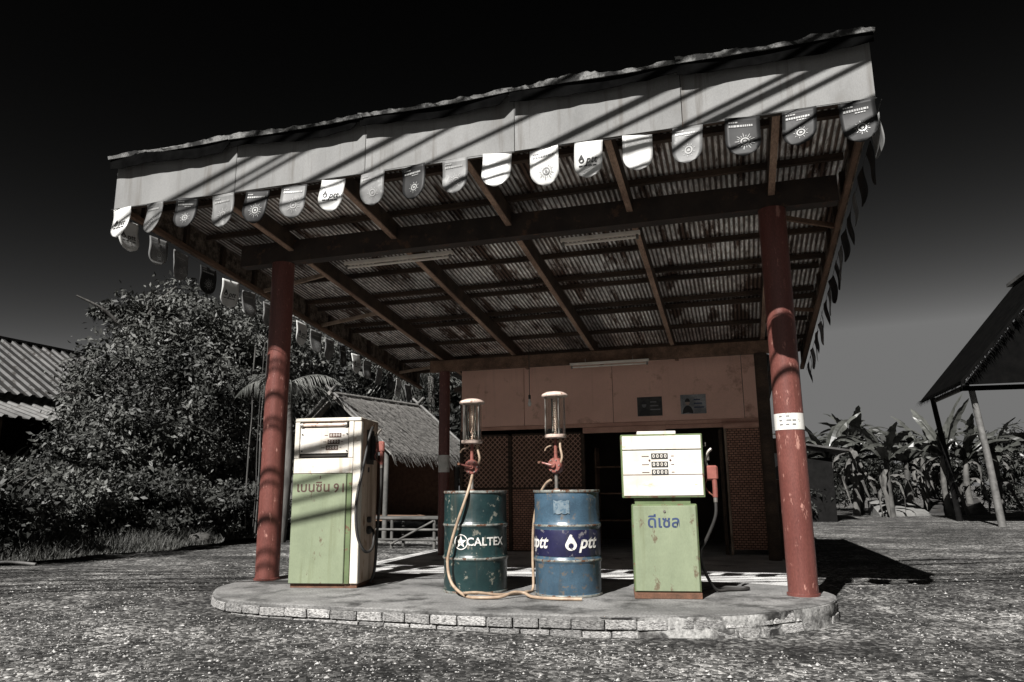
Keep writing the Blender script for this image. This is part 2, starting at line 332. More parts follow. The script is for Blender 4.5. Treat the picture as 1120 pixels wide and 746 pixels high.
def text_mesh(body, size, shear=0., bold=0., align='CENTER', space=1., res=3):
    cu = bpy.data.curves.new('lettering', 'FONT'); cu.body = body; cu.size = size; cu.shear = shear; cu.offset = bold*size
    cu.align_x = align; cu.align_y = 'CENTER'; cu.space_character = space; cu.resolution_u = res; cu.fill_mode = 'FRONT'
    o = bpy.data.objects.new('lettering', cu); C.objects.link(o); bpy.context.view_layer.update()
    dg = bpy.context.evaluated_depsgraph_get(); me = bpy.data.meshes.new_from_object(o.evaluated_get(dg))
    vs = [tuple(v.co[:2]) for v in me.vertices]; fs = [tuple(p.vertices) for p in me.polygons]
    bpy.data.objects.remove(o); bpy.data.curves.remove(cu); bpy.data.meshes.remove(me)
    return vs, fs
def ring2(r0, r1, n=28, cx=0, cy_=0):
    vs = [(cx+r_*math.cos(2*PI*k/n), cy_+r_*math.sin(2*PI*k/n)) for r_ in (r0, r1) for k in range(n)]
    return vs, [(k, (k+1) % n, n+(k+1) % n, n+k)[::-1] for k in range(n)]
def star2(r, cx=0, cy_=0, inner=.42):
    vs = [(cx, cy_)]+[(cx+(r if k % 2 == 0 else r*inner)*math.sin(PI*k/5), cy_+(r if k % 2 == 0 else r*inner)*math.cos(PI*k/5)) for k in range(10)]
    return vs, [(0, 1+(k+1) % 10, 1+k) for k in range(10)]
def flame2(r, cx=0, cy_=0, n=26):
    """drop-shaped flame outline with a round hole"""
    vs = []
    for k in range(n):
        t = 2*PI*k/n; c_, s_ = math.sin(t), math.cos(t)
        k_ = 1+.75*max(0, s_)**4
        vs.append((cx+r*c_*(1-.28*max(0, s_)), cy_+r*s_*k_))
    for k in range(n):
        t = 2*PI*k/n; vs.append((cx+r*.46*math.sin(t), cy_-r*.22+r*.46*math.cos(t)))
    return vs, [(k, n+k, n+(k+1) % n, (k+1) % n) for k in range(n)]
def flat_to(mb, vf, fn): mb.add([fn(u, v) for u, v in vf[0]], vf[1])
ORD = 'zeroth first second third fourth fifth sixth seventh eighth ninth tenth eleventh twelfth thirteenth fourteenth fifteenth sixteenth seventeenth eighteenth nineteenth twentieth'.split()

# ------------------------------------------------------------------ ground
def Gz(x, y):
    base = -.162-.013*max(-6., min(4., x))
    k = max(0., min(1., (y-7.6)/2.0)); k = k*k*(3-2*k)
    return base*(1-k)+(-.15)*k
def axis_pts(lo, hi, step, far0, far1):
    a = list(np.arange(lo, hi+1e-6, step)); s_, q = step, lo
    L_ = []
    while q > far0: s_ *= 1.25; q -= s_; L_.append(q)
    s_, q = step, hi; H_ = []
    while q < far1: s_ *= 1.25; q += s_; H_.append(q)
    return L_[::-1]+a+H_
gx = axis_pts(-7.5, 4.5, .075, -400, 400); gy = axis_pts(2.5, 10, .075, -150, 700)
def gh(x, y):
    n_ = noise.noise(Vector((x*.7, y*.7, 0)))*.018+noise.noise(Vector((x*2.3, y*2.3, 3)))*.008+noise.noise(Vector((x*7, y*7, 5)))*.004
    return Gz(x, y)+n_*(1 if -8 < x < 8 and y < 14 else .3)
vs_ = [(x, y, gh(x, y)) for y in gy for x in gx]; nx = len(gx)
fs_ = [(j*nx+i, j*nx+i+1, (j+1)*nx+i+1, (j+1)*nx+i) for j in range(len(gy)-1) for i in range(nx-1)]
struct(MB().add(vs_, fs_).build('ground', 'ground', smooth=60))
# loose gravel
def pebbles():
    rg = np.random.RandomState(3); V = []; F = []
    ico = [(0, 0, 1), (.9, 0, .1), (.28, .85, .1), (-.72, .53, .1), (-.72, -.53, .1), (.28, -.85, .1), (0, 0, -.6)]
    fc = [(0, 1, 2), (0, 2, 3), (0, 3, 4), (0, 4, 5), (0, 5, 1), (6, 2, 1), (6, 3, 2), (6, 4, 3), (6, 5, 4), (6, 1, 5)]
    n = 0
    while n < 24000:
        y = 3.2+abs(rg.normal(0, 1.0))*2.0 if rg.rand() < .75 else rg.uniform(3.2, 12); x = rg.uniform(-7.5, 5)
        if y > 13: continue
        if rg.rand() > .35+.9*(noise.noise(Vector((x*.9, y*1.3, 9)))+.4): continue
        if -5.1 < x < .9 and y > 5.42: continue
        s_ = .0045+.009*rg.rand()**2.6+(.022*rg.rand()**2 if rg.rand() < .035 else 0)
        a = rg.uniform(0, 2*PI); ca, sa = math.cos(a), math.sin(a); q = rg.uniform(.6, 1.3, 3); z = gh(x, y)
        o = len(V)
        for (px, py, pz) in ico:
            X, Y = px*s_*q[0]*rg.uniform(.8, 1.2), py*s_*q[1]*rg.uniform(.8, 1.2)
            V.append((x+X*ca-Y*sa, y+X*sa+Y*ca, z+pz*s_*q[2]*.7+s_*.15))
        F += [tuple(i+o for i in f) for f in fc]; n += 1
    tag(MB().add(V, F).build('gravel', 'stone'), 'loose grey gravel stones scattered over the forecourt', 'gravel', kind='stuff')
pebbles()

# ------------------------------------------------------------------ pump island
outline = spline([(-5.06, 6.95), (-4.93, 6.35), (-4.55, 5.80), (-4.08, 5.56), (-3.45, 5.50), (-2.5, 5.47), (-1.67, 5.48), (-.9, 5.56), (-.13, 5.82), (.27, 6.14),
                  (.58, 6.53), (.70, 6.9), (.66, 7.25), (.35, 7.6), (-.5, 7.78), (-2.3, 7.82), (-4.2, 7.8), (-4.85, 7.5), (-5.06, 6.95)], 8)[:-1]
outline = [(p.x, p.y) for p in [Vector((*q[:2], 0)) for q in outline]]
island = thing('pump_island', 'raised concrete pump island with rounded ends and whitewashed brick kerb', 'island', (0, 0, 0))
def inset(poly, d):
    n = len(poly); o = []
    for i in range(n):
        a = Vector(poly[i-1]); b_ = Vector(poly[(i+1) % n]); t = (b_-a).normalized(); o.append((poly[i][0]-t.y*d, poly[i][1]+t.x*d))
    return o
ccw = outline
core = inset(ccw, .03)
MB().prism(core, -.45, -.022).build('core', 'mortar', island)
# top screed: slightly uneven slab with a chipped rim
top = MB(); n_ = len(ccw)
def chip(x, y): return .012*noise.noise(Vector((x*5, y*5, 1)))+.006*noise.noise(Vector((x*17, y*17, 2)))
rim0 = [(x, y, -.03) for x, y in inset(ccw, .012)]
rim1 = [(x, y, -.008+chip(x, y)*.6) for x, y in inset(ccw, .006+0)]
rim2 = [(x, y, .0) for x, y in inset(ccw, .03)]
top.add(rim0+rim1+rim2, [(r_*n_+i, r_*n_+(i+1) % n_, (r_+1)*n_+(i+1) % n_, (r_+1)*n_+i) for r_ in range(2) for i in range(n_)]+[tuple(range(2*n_, 3*n_)), tuple(range(n_))[::-1]])
top.build('top_slab', 'island_top', island)
# brick kerb, two courses, laid along the outline
acc = [0.]
for i in range(n_): acc.append(acc[-1]+(Vector(ccw[(i+1) % n_])-Vector(ccw[i])).length)
def along(s_):
    s_ %= acc[-1]
    i = max(j for j in range(n_) if acc[j] <= s_); a, b_ = Vector(ccw[i]), Vector(ccw[(i+1) % n_]); t = (s_-acc[i])/(acc[i+1]-acc[i])
    d = (b_-a).normalized(); return a.lerp(b_, t), d
brick_meshes = []
for k in range(6):
    mb = MB(); mb.box(-.5, .5, -.5, .5, -.5, .5, .06)
    j = rnd.random()*50
    mb.v = [tuple(Vector(q)+Vector((0, .10*noise.noise(Vector(q)*2.2+Vector((j, 0, 0))), .07*noise.noise(Vector(q)*3+Vector((0, j, 0)))))) for q in mb.v]
    me = mb.mesh('brick'); me.materials.append(M_['brick_white']); brick_meshes.append(me)
Lb = .228
for course in range(2):
    s_ = .3+course*.11
    while s_ < acc[-1]*.56:
        ln = Lb*rnd.uniform(.86, 1.08); p, d = along(s_+ln/2); inw = Vector((-d.y, d.x))
        o = obj('brick', brick_meshes[rnd.randrange(6)], None, island)
        dep = .11; off = rnd.uniform(-.006, .006)
        c_ = p+inw*(dep/2+.002+off)
        zc = -.062 if course == 0 else -.139
        o.location = (c_.x, c_.y, zc+rnd.uniform(-.003, .003)); o.rotation_euler = (0, rnd.uniform(-.02, .02), math.atan2(d.y, d.x)+rnd.uniform(-.025, .025))
        o.scale = (ln-.010, dep, .066); s_ += ln
# rendered stretch of the kerb towards the right end: cement skin over the brick, broken at its foot
sk = MB(); cols = []
s0 = next(s for s in np.arange(0, acc[-1], .01) if along(s)[0].x > -1.16 and along(s)[0].y < 7)
ss = np.arange(s0, acc[-1]*.60, .035)
for s_ in ss:
    p, d = along(float(s_)); inw = Vector((-d.y, d.x)); row = []
    for k in range(9):
        z = -.012-.30*k/8; q = p-inw*(-.004+.020*noise.noise(Vector((p.x*3, p.y*3, z*9)))+.014*noise.noise(Vector((p.x*11, p.y*11, z*25)))+.03*min(0, (s_-s0)/.35-1))
        row.append((q.x, q.y, z))
    q = p+inw*.03; row.insert(0, (q.x, q.y, -.012)); cols.append(row)
H = len(cols[0])
sk.add([v for c_ in cols for v in c_], [(i*H+k, i*H+k+1, (i+1)*H+k+1, (i+1)*H+k) for i in range(len(cols)-1) for k in range(H-1)])
sk.build('cement_render', 'render_cement', island, smooth=50)

ap = MB(); ax_ = np.linspace(-5.15, .52, 40); ay_ = np.linspace(7.72, 15.4, 40)
V = [(float(x), float(y), -.112+.004*noise.noise(Vector((x*2, y*2, 0)))) for y in ay_ for x in ax_]; n4 = len(ax_)
ap.add(V, [(j*n4+i, j*n4+i+1, (j+1)*n4+i+1, (j+1)*n4+i) for j in range(len(ay_)-1) for i in range(n4-1)])
ring_ = [i for i in range(n4)]+[j*n4+n4-1 for j in range(1, 40)]+[39*n4+i for i in range(n4-2, -1, -1)]+[j*n4 for j in range(38, 0, -1)]
o0 = len(ap.v); ap.v += [(ap.v[i][0], ap.v[i][1], -.4) for i in ring_]; L4 = len(ring_)
ap.f += [(ring_[i], o0+i, o0+(i+1) % L4, ring_[(i+1) % L4]) for i in range(L4)]
struct(ap.build('concrete_floor', 'concrete', smooth=40))

# ------------------------------------------------------------------ canopy
XL, XR, YF, YB, ZF, ZT, SL = -5.785, 1.131, 5.5, 12.95, 3.666, 4.207, .1164
zl = lambda z0, y: z0-SL*(y-YF)
XCL, XCR, YC, HB, YK = -4.803, .446, 6.95, 3.432, 11.32
ZR0, ZP0, ZS0 = 3.725, 3.905, 3.985            # rafter underside, purlin underside, sheet at YF
can = thing('canopy', 'weathered forecourt canopy with red columns, white fascia and corrugated roof', 'canopy', (XCR, YC, 0))
can.location = (0, 0, 0)
def column(x, y, r_, ztop, zbase, m):
    mb = MB(); prof = []
    zz = [zbase, zbase+.02, zbase+.022]+[zbase+.1+(ztop-zbase-.1)*k/14 for k in range(15)]
    prof = [(r_+.012, zz[0]), (r_+.012, zz[1]), (r_, zz[2])]+[(r_*(1+.006*math.sin(k*2.3)), z) for k, z in enumerate(zz[3:])]
    mb.lathe(prof, 40, (x, y, 0)); return mb.build('column', m, can, smooth=40)
cR = column(XCR, YC, .123, HB, 0, 'red_paint'); cL = column(XCL, YC, .123, HB, 0, 'red_paint')
cBL = column(-4.60, YK, .09, 2.83, -.16, 'red_paint'); cBR = column(.40, YK, .09, 2.83, -.16, 'wood_dark')
o = MB().lathe([(.1255, 1.385), (.1255, 1.527)], 40, (XCR, YC, 0), cap=False).build('sticker_band', 'white_band', cR, smooth=40)
o['label'] = 'white printed paper band wrapped round the red column'
mb = MB()
for k in range(3):
    for j in range(3 if k else 2):
        a0 = -PI/2-.7+j*.42+rnd.uniform(-.05, .05); a1 = a0+rnd.uniform(.2, .34); z = 1.495-k*.036; n5 = 5
        pts = [(XCR+.1272*math.cos(a0+(a1-a0)*i/n5), YC+.1272*math.sin(a0+(a1-a0)*i/n5)) for i in range(n5+1)]
        mb.add([(x, y, z) for x, y in pts]+[(x, y, z+.012) for x, y in pts], [(i, i+1, n5+2+i, n5+1+i) for i in range(n5)])
mb.build('print_line', 'flag_print_mid', cR)
MB().lathe([(.0925, 1.18), (.0925, 1.455)], 32, (-4.60, YK, 0), cap=False).build('white_band', 'white_band', cBL, smooth=40)
# main beams
mb = MB(); mb.box(-5.32, 1.02, YC-.075, YC+.075, HB, HB+.022); mb.box(-5.32, 1.02, YC-.012, YC+.012, HB+.022, HB+.225); mb.box(-5.32, 1.02, YC-.075, YC+.075, HB+.225, HB+.245)
for x in (-4.95, -4.65, -2.05, -1.85, -.95, -.7, .3, .6): mb.box(x-.01, x+.01, YC-.07, YC+.07, HB+.022, HB+.225)
mb.build('beam', 'beam_black', can)
MB().box(-5.32, 1.02, YC-.080, YC-.0765, HB-.002, HB+.245).build('beam_cladding', 'beam_black', can)
mb = MB(); mb.box(-4.85, .75, YK-.05, YK+.05, 2.83, 3.02, .006); mb.build('beam', 'wood_brown', can)
# rafters
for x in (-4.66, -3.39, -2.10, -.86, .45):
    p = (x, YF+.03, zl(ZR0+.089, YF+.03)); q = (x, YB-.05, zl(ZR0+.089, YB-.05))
    o = MB().bar(p, q, .05, .170).build('rafter', 'wood_dark', can); dz = Vector((0, 0, -.096)); MB().bar(Vector(p)+dz, Vector(q)+dz, .058, .016).build('lit_edge_strip', 'rafter_lit_edge', o)  # light from below put into a pale strip, side shade into dark wood
for i, y in enumerate((6.05, 6.75, 8.22, 8.93, 9.22, 9.98, 10.25, 11.12, 12.0, 12.7)):
    z = zl(ZP0+.03, y)
    j = rnd.uniform(-.012, .012)
    MB().bar((XL+.06, y+rnd.uniform(-.03, .03), z+j*.2), (XR-.06, y+rnd.uniform(-.03, .03), z-j*.2), .045 if i % 3 else .06, .058).build('purlin', 'wood_dark', can)
# corrugated sheets
pitch = .052; nw = 15; wS = pitch*nw
for r_, (y0, y1) in enumerate(((YF+.005, 7.98), (7.80, 10.42), (10.24, YB))):
    x = XL+.01; c_ = 0
    while x < XR-.1:
        x1 = min(x+wS+.04, XR-.005); n = max(8, int((x1-x)/pitch*8)); V = []; ny = 5
        j = rnd.uniform(-.02, .02); dz = -.008*r_+.0045*(c_ % 2)+.003; wob = rnd.random()*20
        for k in range(ny+1):
            y = y0+j+(y1-y0)*k/ny
            y = min(max(y, YF+.003), YB)
            for i in range(n+1):
                X = x+(x1-x)*i/n
                V.append((X, y, zl(ZS0, y)+dz+.0100*math.cos(2*PI*(X-XL)/pitch)+.006*noise.noise(Vector((X*1.5+wob, y*1.2, 0)))))
        mb = MB().add(V, [(k*(n+1)+i, k*(n+1)+i+1, (k+1)*(n+1)+i+1, (k+1)*(n+1)+i) for k in range(ny) for i in range(n)])
        o = mb.build('corrugated_sheet', 'corrugated', can, smooth=80)
        md = o.modifiers.new('t', 'SOLIDIFY'); md.thickness = .0016; md.offset = 1
        x += wS; c_ += 1
# front fascia panels + ragged cap strip
jx = [XL, -4.37, -3.01, -1.62, -.248, XR]
for a, b_ in zip(jx[:-1], jx[1:]):
    MB().box(a+.003, b_-.003, YF-.012, YF+rnd.uniform(0, .002), ZF+rnd.uniform(-.006, .006), ZT-.01).build('fascia_panel', 'fascia', can)
    mb = MB(); rows = []; n = 46
    for i in range(n+1):
        x = a-.02+(b_-a+.04)*i/n; u = Vector((x*1.1, a*3, 0)); q = noise.noise(u)*.03; q2 = noise.noise(Vector((x*9, a, 4)))*.012+noise.noise(Vector((x*26, a, 7)))*.009
        sag = -.03*abs(math.sin((x-a)/(b_-a)*PI*1.0))*(1 if a < -2 else .5)
        yo = YF-.125+q*.8; t_ = .018+q2*2.0+.035*noise.noise(Vector((x*1.7, 2, a)))
        rows.append([(x, YF-.014, ZT-.035+q*.5), (x, yo, ZT-.058+q+sag*.5), (x, yo-.012+q2*.6, ZT-.045+q+sag*.5+max(.003, t_)), (x, yo+.03, ZT-.03+q+sag*.5+max(.006, t_)), (x, YF+.03, ZT+.05+q)])
    h = 5; mb.add([v for r_ in rows for v in r_], [(i*h+k, (i+1)*h+k, (i+1)*h+(k+1) % h, i*h+(k+1) % h)[::-1] for i in range(n) for k in range(h)]+[(0, 1, 2, 3, 4)[::-1], tuple(n*h+k for k in range(5))])
    mb.build('cap_strip', 'cap_sheet', can)
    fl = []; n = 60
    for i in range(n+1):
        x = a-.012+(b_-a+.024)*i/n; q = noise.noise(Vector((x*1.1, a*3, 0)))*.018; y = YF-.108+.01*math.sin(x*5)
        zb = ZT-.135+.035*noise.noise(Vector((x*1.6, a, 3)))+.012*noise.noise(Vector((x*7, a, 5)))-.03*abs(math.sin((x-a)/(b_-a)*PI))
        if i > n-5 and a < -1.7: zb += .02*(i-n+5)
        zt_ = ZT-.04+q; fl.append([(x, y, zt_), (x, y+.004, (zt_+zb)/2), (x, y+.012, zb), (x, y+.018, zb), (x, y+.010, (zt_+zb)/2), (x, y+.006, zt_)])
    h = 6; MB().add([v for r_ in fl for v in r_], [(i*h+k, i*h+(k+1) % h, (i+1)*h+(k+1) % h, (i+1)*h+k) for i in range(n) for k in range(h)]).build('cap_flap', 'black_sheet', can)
# side fascias, studs, bottom rails
for X, sgn in ((XL, 1), (XR, -1)):
    ys = np.linspace(YF+.004, YB, 7)
    for y0, y1 in zip(ys[:-1], ys[1:]):
        o_ = 0; x0, x1 = (X-.010, X) if sgn > 0 else (X, X+.010)
        if sgn > 0: x0 += .012; x1 += .012
        else: x0 -= .012; x1 -= .012
        V = [(x, y, zl(z, y)) for x in (x0, x1) for y, z in ((y0+.002, ZF), (y1-.002, ZF), (y1-.002, ZT-.03), (y0+.002, ZT-.03))]
        MB().add(V, [(0, 1, 2, 3), (7, 6, 5, 4), (0, 4, 5, 1), (1, 5, 6, 2), (2, 6, 7, 3), (3, 7, 4, 0)]).build('side_panel', 'fascia_inside', can)
    xi = X+sgn*.034
    MB().bar((xi+sgn*.004, YF+.02, zl(ZF+.028, YF+.02)), (xi+sgn*.004, YB, zl(ZF+.028, YB)), .045, .05).build('bottom_rail', 'wood_brown', can)
    for y in np.arange(YF+.35, YB, .62):
        MB().box(xi-.024, xi+.024, y-.026, y+.026, zl(ZF+.054, y)+.004, zl(ZS0-.02, y)).build('stud', 'wood_dark', can)
mb_rail = MB().bar((XL+.05, YF+.025, ZF+.03), (XR-.05, YF+.025, ZF+.03), .045, .05).build('bottom_rail', 'wood_dark', can)
for y, x in ((7.9, -4.70), (9.3, -4.70), (11.95, -4.70)):
    MB().bar((XL+.06, y, zl(ZF+.06, y)), (x, y-.25, zl(ZR0+.02, y-.25)), .035, .045).build('brace', 'wood_pale', can)
MB().bar((XR-.06, 7.7, zl(ZF+.06, 7.7)), (.52, 7.2, zl(ZF-.02, 7.2)), .035, .045).build('brace', 'wood_brown', can)
MB().bar((XR-.06, 10.2, zl(ZF+.06, 10.2)), (.47, 10.0, zl(ZR0, 10.0)), .035, .045).build('brace', 'wood_brown', can)

# ------------------------------------------------------------------ bunting
def flag_bend(u, v, k):  # u across, v down(-) -> y offset
    return (-.012*math.sin(u*14+k*2.1)*(.2-v*2.2)-.05*v*v*math.cos(k*1.7)*3+.012*math.sin(v*16+k))*(.6+.4*math.sin(k*3.1))
FW, FH = .128, .325
def flag_shape(k):
    rows = 12; cols_ = 8; V = []
    for j in range(rows+1):
        t = j/rows; v = -FH*t
        hw = FW if v > -(FH-FW) else FW*math.sqrt(max(0, 1-((-(FH-FW)-v)/FW)**2))
        hw = max(hw, .012)
        for i in range(cols_+1):
            u = -hw+2*hw*i/cols_; V.append((u, flag_bend(u, v, k), v))
    return MB().add(V, [(j*(cols_+1)+i, (j+1)*(cols_+1)+i, (j+1)*(cols_+1)+i+1, j*(cols_+1)+i+1) for j in range(rows) for i in range(cols_)])
ptt_small = text_mesh('ptt', .085, .25, .012)
def decal(kind, k):
    mb = MB(); fn = lambda u, v: (u, flag_bend(u, v, k)-.0035, v)
    if kind == 'ptt':
        flat_to(mb, flame2(.026, -.062, -.165), fn); flat_to(mb, ptt_small, lambda u, v: fn(u+.028, v-.168))
        for a in range(4): flat_to(mb, ([(-.085+.042*a, -.222), (-.05+.042*a, -.222), (-.05+.042*a, -.212), (-.085+.042*a, -.212)], [(0, 1, 2, 3)]), fn)
    else:
        cy_ = -.205 if kind == 'sun' else -.215; r_ = .042
        flat_to(mb, ring2(r_*.55, r_*.8, 24, .012, cy_), fn); flat_to(mb, ring2(0.002, r_*.3, 12, .012, cy_), fn)
        nr = 18
        for a in range(nr):
            t = 2*PI*a/nr; r1 = r_*(1.75 if kind == 'sun' else 1.35)*(1 if a % 2 else .8)
            q = [(.012+r_*math.cos(t-.07), cy_+r_*math.sin(t-.07)), (.012+r_*math.cos(t+.07), cy_+r_*math.sin(t+.07)), (.012+r1*math.cos(t+.02), cy_+r1*math.sin(t+.02)), (.012+r1*math.cos(t-.02), cy_+r1*math.sin(t-.02))]
            flat_to(mb, (q, [(0, 3, 2, 1)[::-1]]), fn)
        for row, (a0, a1, hh) in enumerate(((-.10, -.045, .010), (-.10, .075, .016), (-.02, .05, .008))):
            if row == 2 and kind == 'sun': continue
            x = a0
            while x < a1:
                wd = rnd.uniform(.008, .02); z = -.035-row*.026
                flat_to(mb, ([(x, z-hh), (x+wd, z-hh), (x+wd, z), (x, z)], [(0, 1, 2, 3)]), fn); x += wd+.005
    return mb
fmesh = {}; dmesh = {}
for k in range(4):
    mb = flag_shape(k); fmesh[k] = mb
    for kd in ('ptt', 'sun', 'emblem'): dmesh[(kd, k)] = decal(kd, k).mesh('print')
FM = {}
for k in range(4):
    for mn in ('flag_white', 'flag_grey', 'flag_dark', 'flag_back'):
        me = fmesh[k].mesh('flag'); me.materials.append(M_[mn]); me.polygons.foreach_set('use_smooth', [True]*len(me.polygons)); FM[(mn, k)] = me
DM = {}
def dget(kd, k, mn):
    if (kd, k, mn) not in DM:
        me = dmesh[(kd, k)].copy(); me.materials.append(M_[mn]); DM[(kd, k, mn)] = me
    return DM[(kd, k, mn)]
LOOK = {'flag_white': 'white', 'flag_grey': 'grey', 'flag_dark': 'dark', 'flag_back': 'dim grey'}
def flag(loc, rz, mn, kd, label, group, tilt=0.):
    k = rnd.randrange(4); o = obj('pennant_flag', FM[(mn, k)], None, None, loc=loc, rot=(tilt, rnd.uniform(-.055, .055), rz)); q = rnd.uniform(.93, 1.05); o.scale = (q*rnd.uniform(.92, 1.0), 1.5, q)
    md = o.modifiers.new('t', 'SOLIDIFY'); md.thickness = .0015
    tag(o, label, 'flag', group)
    if kd:
        d = obj('print', dget(kd, k, 'print_black' if kd == 'ptt' and mn == 'flag_white' else ('flag_print_light' if mn != 'flag_white' else 'flag_print_mid')), None, o); d['kind'] = 'stuff'
    return o
W_, G_, D_ = 'flag_white', 'flag_grey', 'flag_dark'
front = [(W_, 'ptt'), (G_, 'sun'), (D_, 'emblem'), (G_, 'sun'), (D_, 'sun'), (G_, 'sun'), (W_, 'ptt'), (G_, 'emblem'), (D_, 'emblem'), (G_, 'sun'), (W_, None), (W_, 'sun'), (W_, 'ptt'), (W_, None), (G_, 'emblem'), (D_, 'sun'), (D_, 'emblem'), (D_, 'emblem')]
fx = [-5.643, -5.235, -4.86, -4.47, -4.09, -3.70, -3.302, -2.91, -2.53, -2.14, -1.76, -1.365, -.985, -.599, -.21, .195, .60, .99]
KD = {'ptt': 'with flame emblem and letters', 'sun': 'with sunburst emblem', 'emblem': 'with small emblem and print', None: 'with no print'}
for i, ((mn, kd), x) in enumerate(zip(front, fx)):
    lab = '%s pennant %s, %s from the left on the fascia' % (LOOK[mn], KD[kd], ORD[i+1])
    flag((x, YF-.045-rnd.uniform(0, .02), ZF-.022+.012*math.sin(x*2.1)), rnd.uniform(-.22, .22), mn, kd, lab, 'pennants along the front fascia', rnd.uniform(-.10, .05))
mb = MB().tube(spline([(x, YF-.045, ZF-.020+.012*math.sin(x*2.1)) for x in [XL]+fx+[XR]], 2), .0025, 5)
tag(mb.build('bunting_cord', 'cable'), 'thin cord holding the pennants along the front fascia', 'cord', 'cords of bunting')
for side, X, rz in (('left', XL-.03, PI/2), ('right', XR+.035, PI/2)):
    ys = np.arange(5.72, 12.8, .40)
    for i, y in enumerate(ys):
        mn = (W_, G_, G_, D_)[i % 4] if side == 'left' else (D_ if i % 3 else G_)
        kd = ('ptt', 'sun', 'emblem', 'sun')[i % 4]
        lab = '%s pennant, %s from the front along the %s edge of the canopy' % (LOOK[mn], ORD[i+1], side)
        flag((X, y+rnd.uniform(-.03, .03), zl(ZF-.012, y)), rz+rnd.uniform(-.15, .15), mn, kd, lab, 'pennants along the %s canopy edge' % side, rnd.uniform(-.08, .08))
    mb = MB().tube([(X, YF, zl(ZF-.008, YF)), (X, 9.2, zl(ZF-.014, 9.2)), (X, YB, zl(ZF-.008, YB))], .0025, 5)
    tag(mb.build('bunting_cord', 'cable'), 'thin cord holding the pennants along the %s canopy edge' % side, 'cord', 'cords of bunting')

# ------------------------------------------------------------------ strip lights, bulb
def strip_light(x0, x1, y, z, label, rot=0.):
    t = thing('strip_light', label, 'light', ((x0+x1)/2, y, z), rot, 'unlit strip lights under the canopy'); h = (x1-x0)/2
    MB().box(-h, h, -.022, .022, 0, .04, .004).build('housing', 'lamp_white', t)
    MB().lathe([(.013, -h+.04), (.013, h-.04)], 14, (0, 0, -.028), 'x').build('tube', 'lamp_white', t, smooth=40)
    for s_ in (-1, 1): MB().box(s_*(h-.03)-.012, s_*(h-.03)+.012, -.018, .018, -.05, 0, .002).build('end_cap', 'steel', t)
    for s_ in (-1, 1): MB().bar((s_*h*.6, 0, .04), (s_*h*.6, 0, .10), .008).build('hanger', 'steel', t)
strip_light(-4.13, -2.82, 7.14, 3.405, 'longer white strip light under the front beam, above the cream pump')
strip_light(-1.62, -.80, 7.14, 3.405, 'short white strip light under the front beam, right of the two')
strip_light(-2.44, -1.21, 11.2, 2.79, 'white strip light fixed along the back beam over the shop')
t = thing('hanging_bulb', 'bare unlit bulb hanging on a cord before the salmon wall', 'bulb', (-3.05, 11.0, 2.21))
MB().tube([(0, 0, .11), (0, 0, .92)], .005, 6).build('cord', 'cable', t)
MB().lathe([(.018, .06), (.02, .12), (.008, .13)], 14).build('socket', 'print_black', t, smooth=40)
MB().lathe([(.004, -.055), (.02, -.045), (.028, -.02), (.026, .005), (.014, .05), (.013, .065)], 18).build('glass', 'bulb_glass', t, smooth=60)

# ------------------------------------------------------------------ shop
SY = 12.2
shop = thing('shop_building', 'salmon painted shop front behind the pumps with a dark open doorway', 'building', (-2, SY, -.15)); shop.location = (0, 0, 0)
px_ = [-4.62, -3.47, -1.94, .133, .42]
for a, b_ in zip(px_[:-1], px_[1:]): MB().box(a+.004, b_-.004, SY-.03, SY, 1.965, 3.17).build('wall_panel', 'salmon_wall', shop)
MB().box(-4.62, .42, SY-.045, SY-.002, 1.90, 1.962, .004).build('trim_board', 'salmon_trim', shop)
MB().box(-2.46, -1.1, SY-.04, SY-.004, 1.80, 1.896, .004).build('lintel', 'salmon_trim', shop)
MB().box(-1.1, .42, SY-.036, SY-.004, 1.83, 1.896, .004).build('lintel', 'salmon_trim', shop)
for x in (-4.62, -3.74, -2.47, -.26, .40): MB().box(x-.028, x+.028, SY-.04, SY+.02, -.15, 1.795 if x > -4 and x < .3 else 1.898, .003).build('door_post', 'wood_dark', shop)
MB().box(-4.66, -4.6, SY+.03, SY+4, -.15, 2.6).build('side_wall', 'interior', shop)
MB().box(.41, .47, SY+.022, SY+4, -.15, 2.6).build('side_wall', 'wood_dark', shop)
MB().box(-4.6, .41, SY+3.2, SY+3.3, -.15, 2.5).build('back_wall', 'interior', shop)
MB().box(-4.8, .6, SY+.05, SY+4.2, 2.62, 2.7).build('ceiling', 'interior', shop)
for k in range(8):
    x = -4.9+.7*k; V = []; n = 40
    for y in (SY+.02, SY+4.4):
        for i in range(n+1): X = x+.72*i/n; V.append((X, y, 2.96-.05*(y-SY)+.01*math.cos(2*PI*X/.076)+.004*(k % 2)))
    MB().add(V, [(i, i+1, n+2+i, n+1+i) for i in range(n)]).build('roof_sheet', 'roof_tin', shop, smooth=80)
def lattice(x0, x1, z0, z1, y, pitch_):
    mb = MB(); W, Hh = x1-x0, z1-z0
    for sgn, dy in ((1, 0), (-1, .007)):
        s_ = -Hh
        while s_ < W:
            pts = []
            # line x = s_+t, z = t (or mirrored), clip
            t0 = max(0, -s_); t1 = min(Hh, W-s_)
            if t1 > t0:
                a = (s_+t0, t0); b_ = (s_+t1, t1)
                if sgn < 0: a = (W-a[0], a[1]); b_ = (W-b_[0], b_[1])
                mb.bar((x0+a[0], y+dy, z0+a[1]), (x0+b_[0], y+dy, z0+b_[1]), .005, .013)
            s_ += pitch_
    return mb
